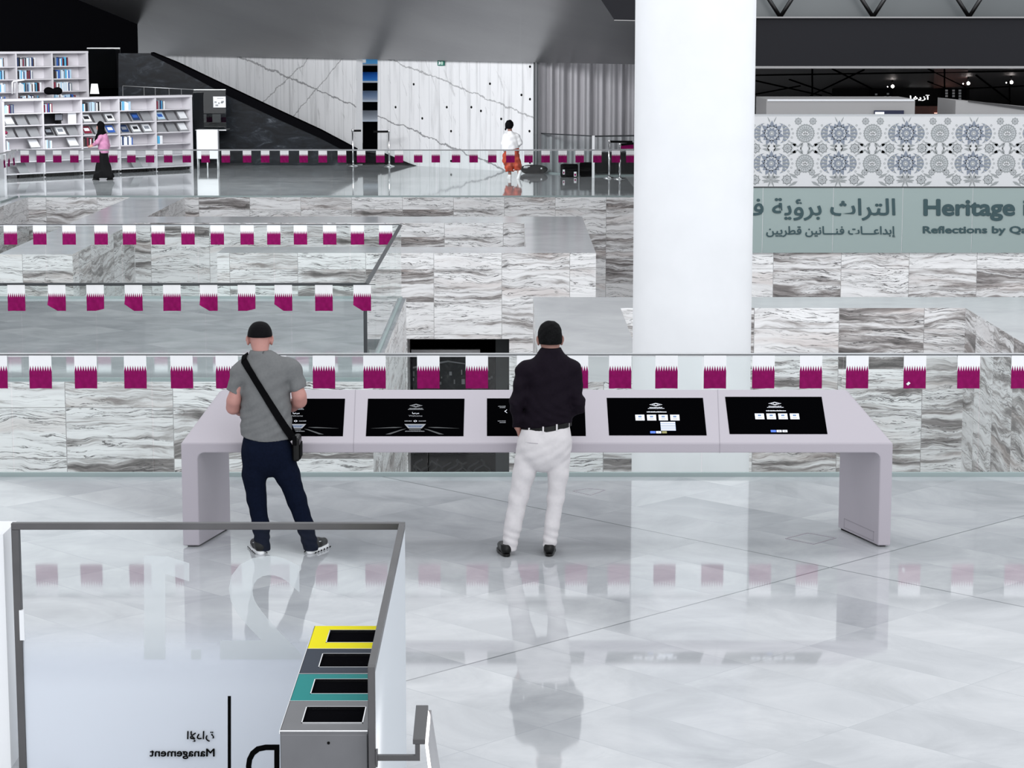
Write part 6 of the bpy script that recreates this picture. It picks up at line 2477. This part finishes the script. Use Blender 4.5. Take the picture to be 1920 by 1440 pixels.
# ------------------------------------------------------------------ stanchions, bags, signs by the white wall
def stanchion(x, ytop, ybase, label, belt=None):
    g = G(x, ybase)
    top = P(x, ytop, g.y).z
    t = thing('stanchion', g, label, 'stanchion', 'chrome queue stanchions')
    MB().lathe(g, [(0.001, 0), (0.16, 0), (0.16, 0.012), (0.05, 0.04), (0.03, 0.06)], M['chrome'], 24).build('base', t)
    MB().tube([g + Vector((0, 0, 0.04)), g + Vector((0, 0, top - 0.08))], 0.028, M['chrome'], 14).build('pole', t)
    MB().lathe(g + Vector((0, 0, top - 0.08)), [(0.001, 0), (0.035, 0), (0.035, 0.06), (0.028, 0.08), (0.001, 0.082)], M['chrome'], 16).build('head', t)
    if belt:
        e = P(belt[0], belt[1], g.y + belt[2])
        a = g + Vector((0, 0, top - 0.05))
        mb = MB()
        mb.prism([a + Vector((0, 0, -0.03)), e + Vector((0, 0, -0.03)), e + Vector((0, 0, 0.03)), a + Vector((0, 0, 0.03))], (0, 0.006, 0), M['black'])
        mb.build('belt', t, fixn=True)


stanchion(662, 242, 311, 'chrome stanchion left of the wall slit', (677, 245, 0.4))
stanchion(730, 243.5, 312, 'chrome stanchion right of the wall slit', (700, 247, 0.1))
stanchion(1142, 262, 334, 'chrome stanchion beside column, left of the pair', (1186, 266, 0.1))
stanchion(1162, 268, 335.5, 'chrome stanchion beside column, right of the pair', (1188, 269, 0.1))
g = G(1176, 331)
t = thing('small_sign', P(1176, 279, g.y), 'small maroon sign on stanchion belt beside the column', 'sign')
px_box(MB(), 1164, 1188, 270, 279, g.y - 0.4, 0.02, M['flag_m']).build('board', t)
g = G(1000, 326)
t = thing('duffel_bag', g, 'long rounded black bag lying at the foot of the white wall', 'bag')
B = Body(0.012, 0.05)
B.ell((0, 0.15, 0.12), (0.40, 0.17, 0.125))
B.cap((-0.2, 0.15, 0.11), (0.25, 0.15, 0.10), 0.10)
B.cut(lambda X, Y, Z: -Z + 0 * X + 0 * Y)
B.mesh('bag_shell', M['blackcloth'], t)
mb = MB()
for k in range(7):
    x = -0.27 + k * 0.024
    mb.prism([g + Vector((x, 0.015, 0.155)), g + Vector((x + 0.015, 0.015, 0.155)), g + Vector((x + 0.03, 0.045, 0.215)), g + Vector((x + 0.015, 0.045, 0.215))], (0, -0.012, 0.002), M['paper'])
mb.build('white_patch', t, fixn=True)
mb = MB()
mb.box(g.x + 0.2, g.x + 0.24, g.y - 0.02, g.y + 0.0, 0.13, 0.17, M['paper'])
mb.build('small_mark', t)
for i, (xa, xb, ya, yb, lab) in enumerate(((1051, 1084, 308, 332, 'black hard case with two red and white tags, left of pair'), (1087, 1111, 305, 331, 'black hard case behind the white balustrade post, right of pair'))):
    gg = G((xa + xb) / 2, yb)
    gg.y += -0.12 + 0.02 * i
    t = thing('equipment_case', gg, lab, 'case')
    a, c = P(xa, yb, gg.y), P(xb, ya, gg.y)
    MB().box(a.x, c.x, gg.y, gg.y + 0.26, 0, c.z, M['blackcloth']).build('shell', t, bevel=0.04, segs=3)
    if i == 0:
        for x0, y0, x1, y1 in ((1055, 318, 1059, 327), (1076, 322, 1081, 331)):
            p, q = P(x0, y1, gg.y), P(x1, y0, gg.y)
            mb = MB()
            mb.box(p.x, q.x, gg.y - 0.008, gg.y - 0.002, p.z, q.z, M['paper'])
            mb.box(p.x + 0.01, q.x - 0.01, gg.y - 0.01, gg.y - 0.008, p.z + 0.02, q.z - 0.05, M['flag_m'])
            mb.build('luggage_tag', t)
gg = G(1150, 328)
mb = MB()
a, c = P(1116, 328, gg.y + 0.5), P(1195, 287, gg.y + 0.5)
mb.box(a.x, c.x, gg.y + 0.5, gg.y + 1.0, 0, c.z, M['blackcloth'])
tag(mb.build('low_cabinet', bevel=0.02), 'low black cabinet behind the stanchions beside the column', 'cabinet')
# emergency exit signs
c = wallpoint(829.5, 122, 0.06)
t = thing('exit_sign', c, 'small green exit sign high on the white wall', 'sign')


def wq(x, y, o):
    return wallpoint(x, y, o)


mb = MB()
mb.prism([wq(823.5, 123, 0.05), wq(836, 123, 0.05), wq(836, 113.5, 0.05), wq(823.5, 113.5, 0.05)], WN * 0.02, M['green'])
mb.build('plate', t, fixn=True)
mb = MB()
mb.prism([wq(825, 121, 0.075), wq(827, 117.5, 0.075), wq(825, 115.5, 0.075), wq(828, 115, 0.075), wq(829.5, 118, 0.075), wq(828.5, 121.5, 0.075)], WN * 0.004, M['paper'])
mb.prism([wq(830, 121.5, 0.075), wq(834.5, 121.5, 0.075), wq(834.5, 115, 0.075), wq(830, 115, 0.075)], WN * 0.004, simple('pale_green', (0.45, 0.65, 0.55), 0.5))
mb.build('pictogram', t, fixn=True)
t = thing('exit_sign', P(680, 118, 71), 'small white and green exit sign in the wall slit top', 'sign')
px_box(MB(), 674, 686, 111.5, 118, 71, 0.03, M['paper']).build('plate', t)
px_box(MB(), 675.5, 679, 112.5, 117, 70.98, 0.02, M['green']).build('pictogram', t)
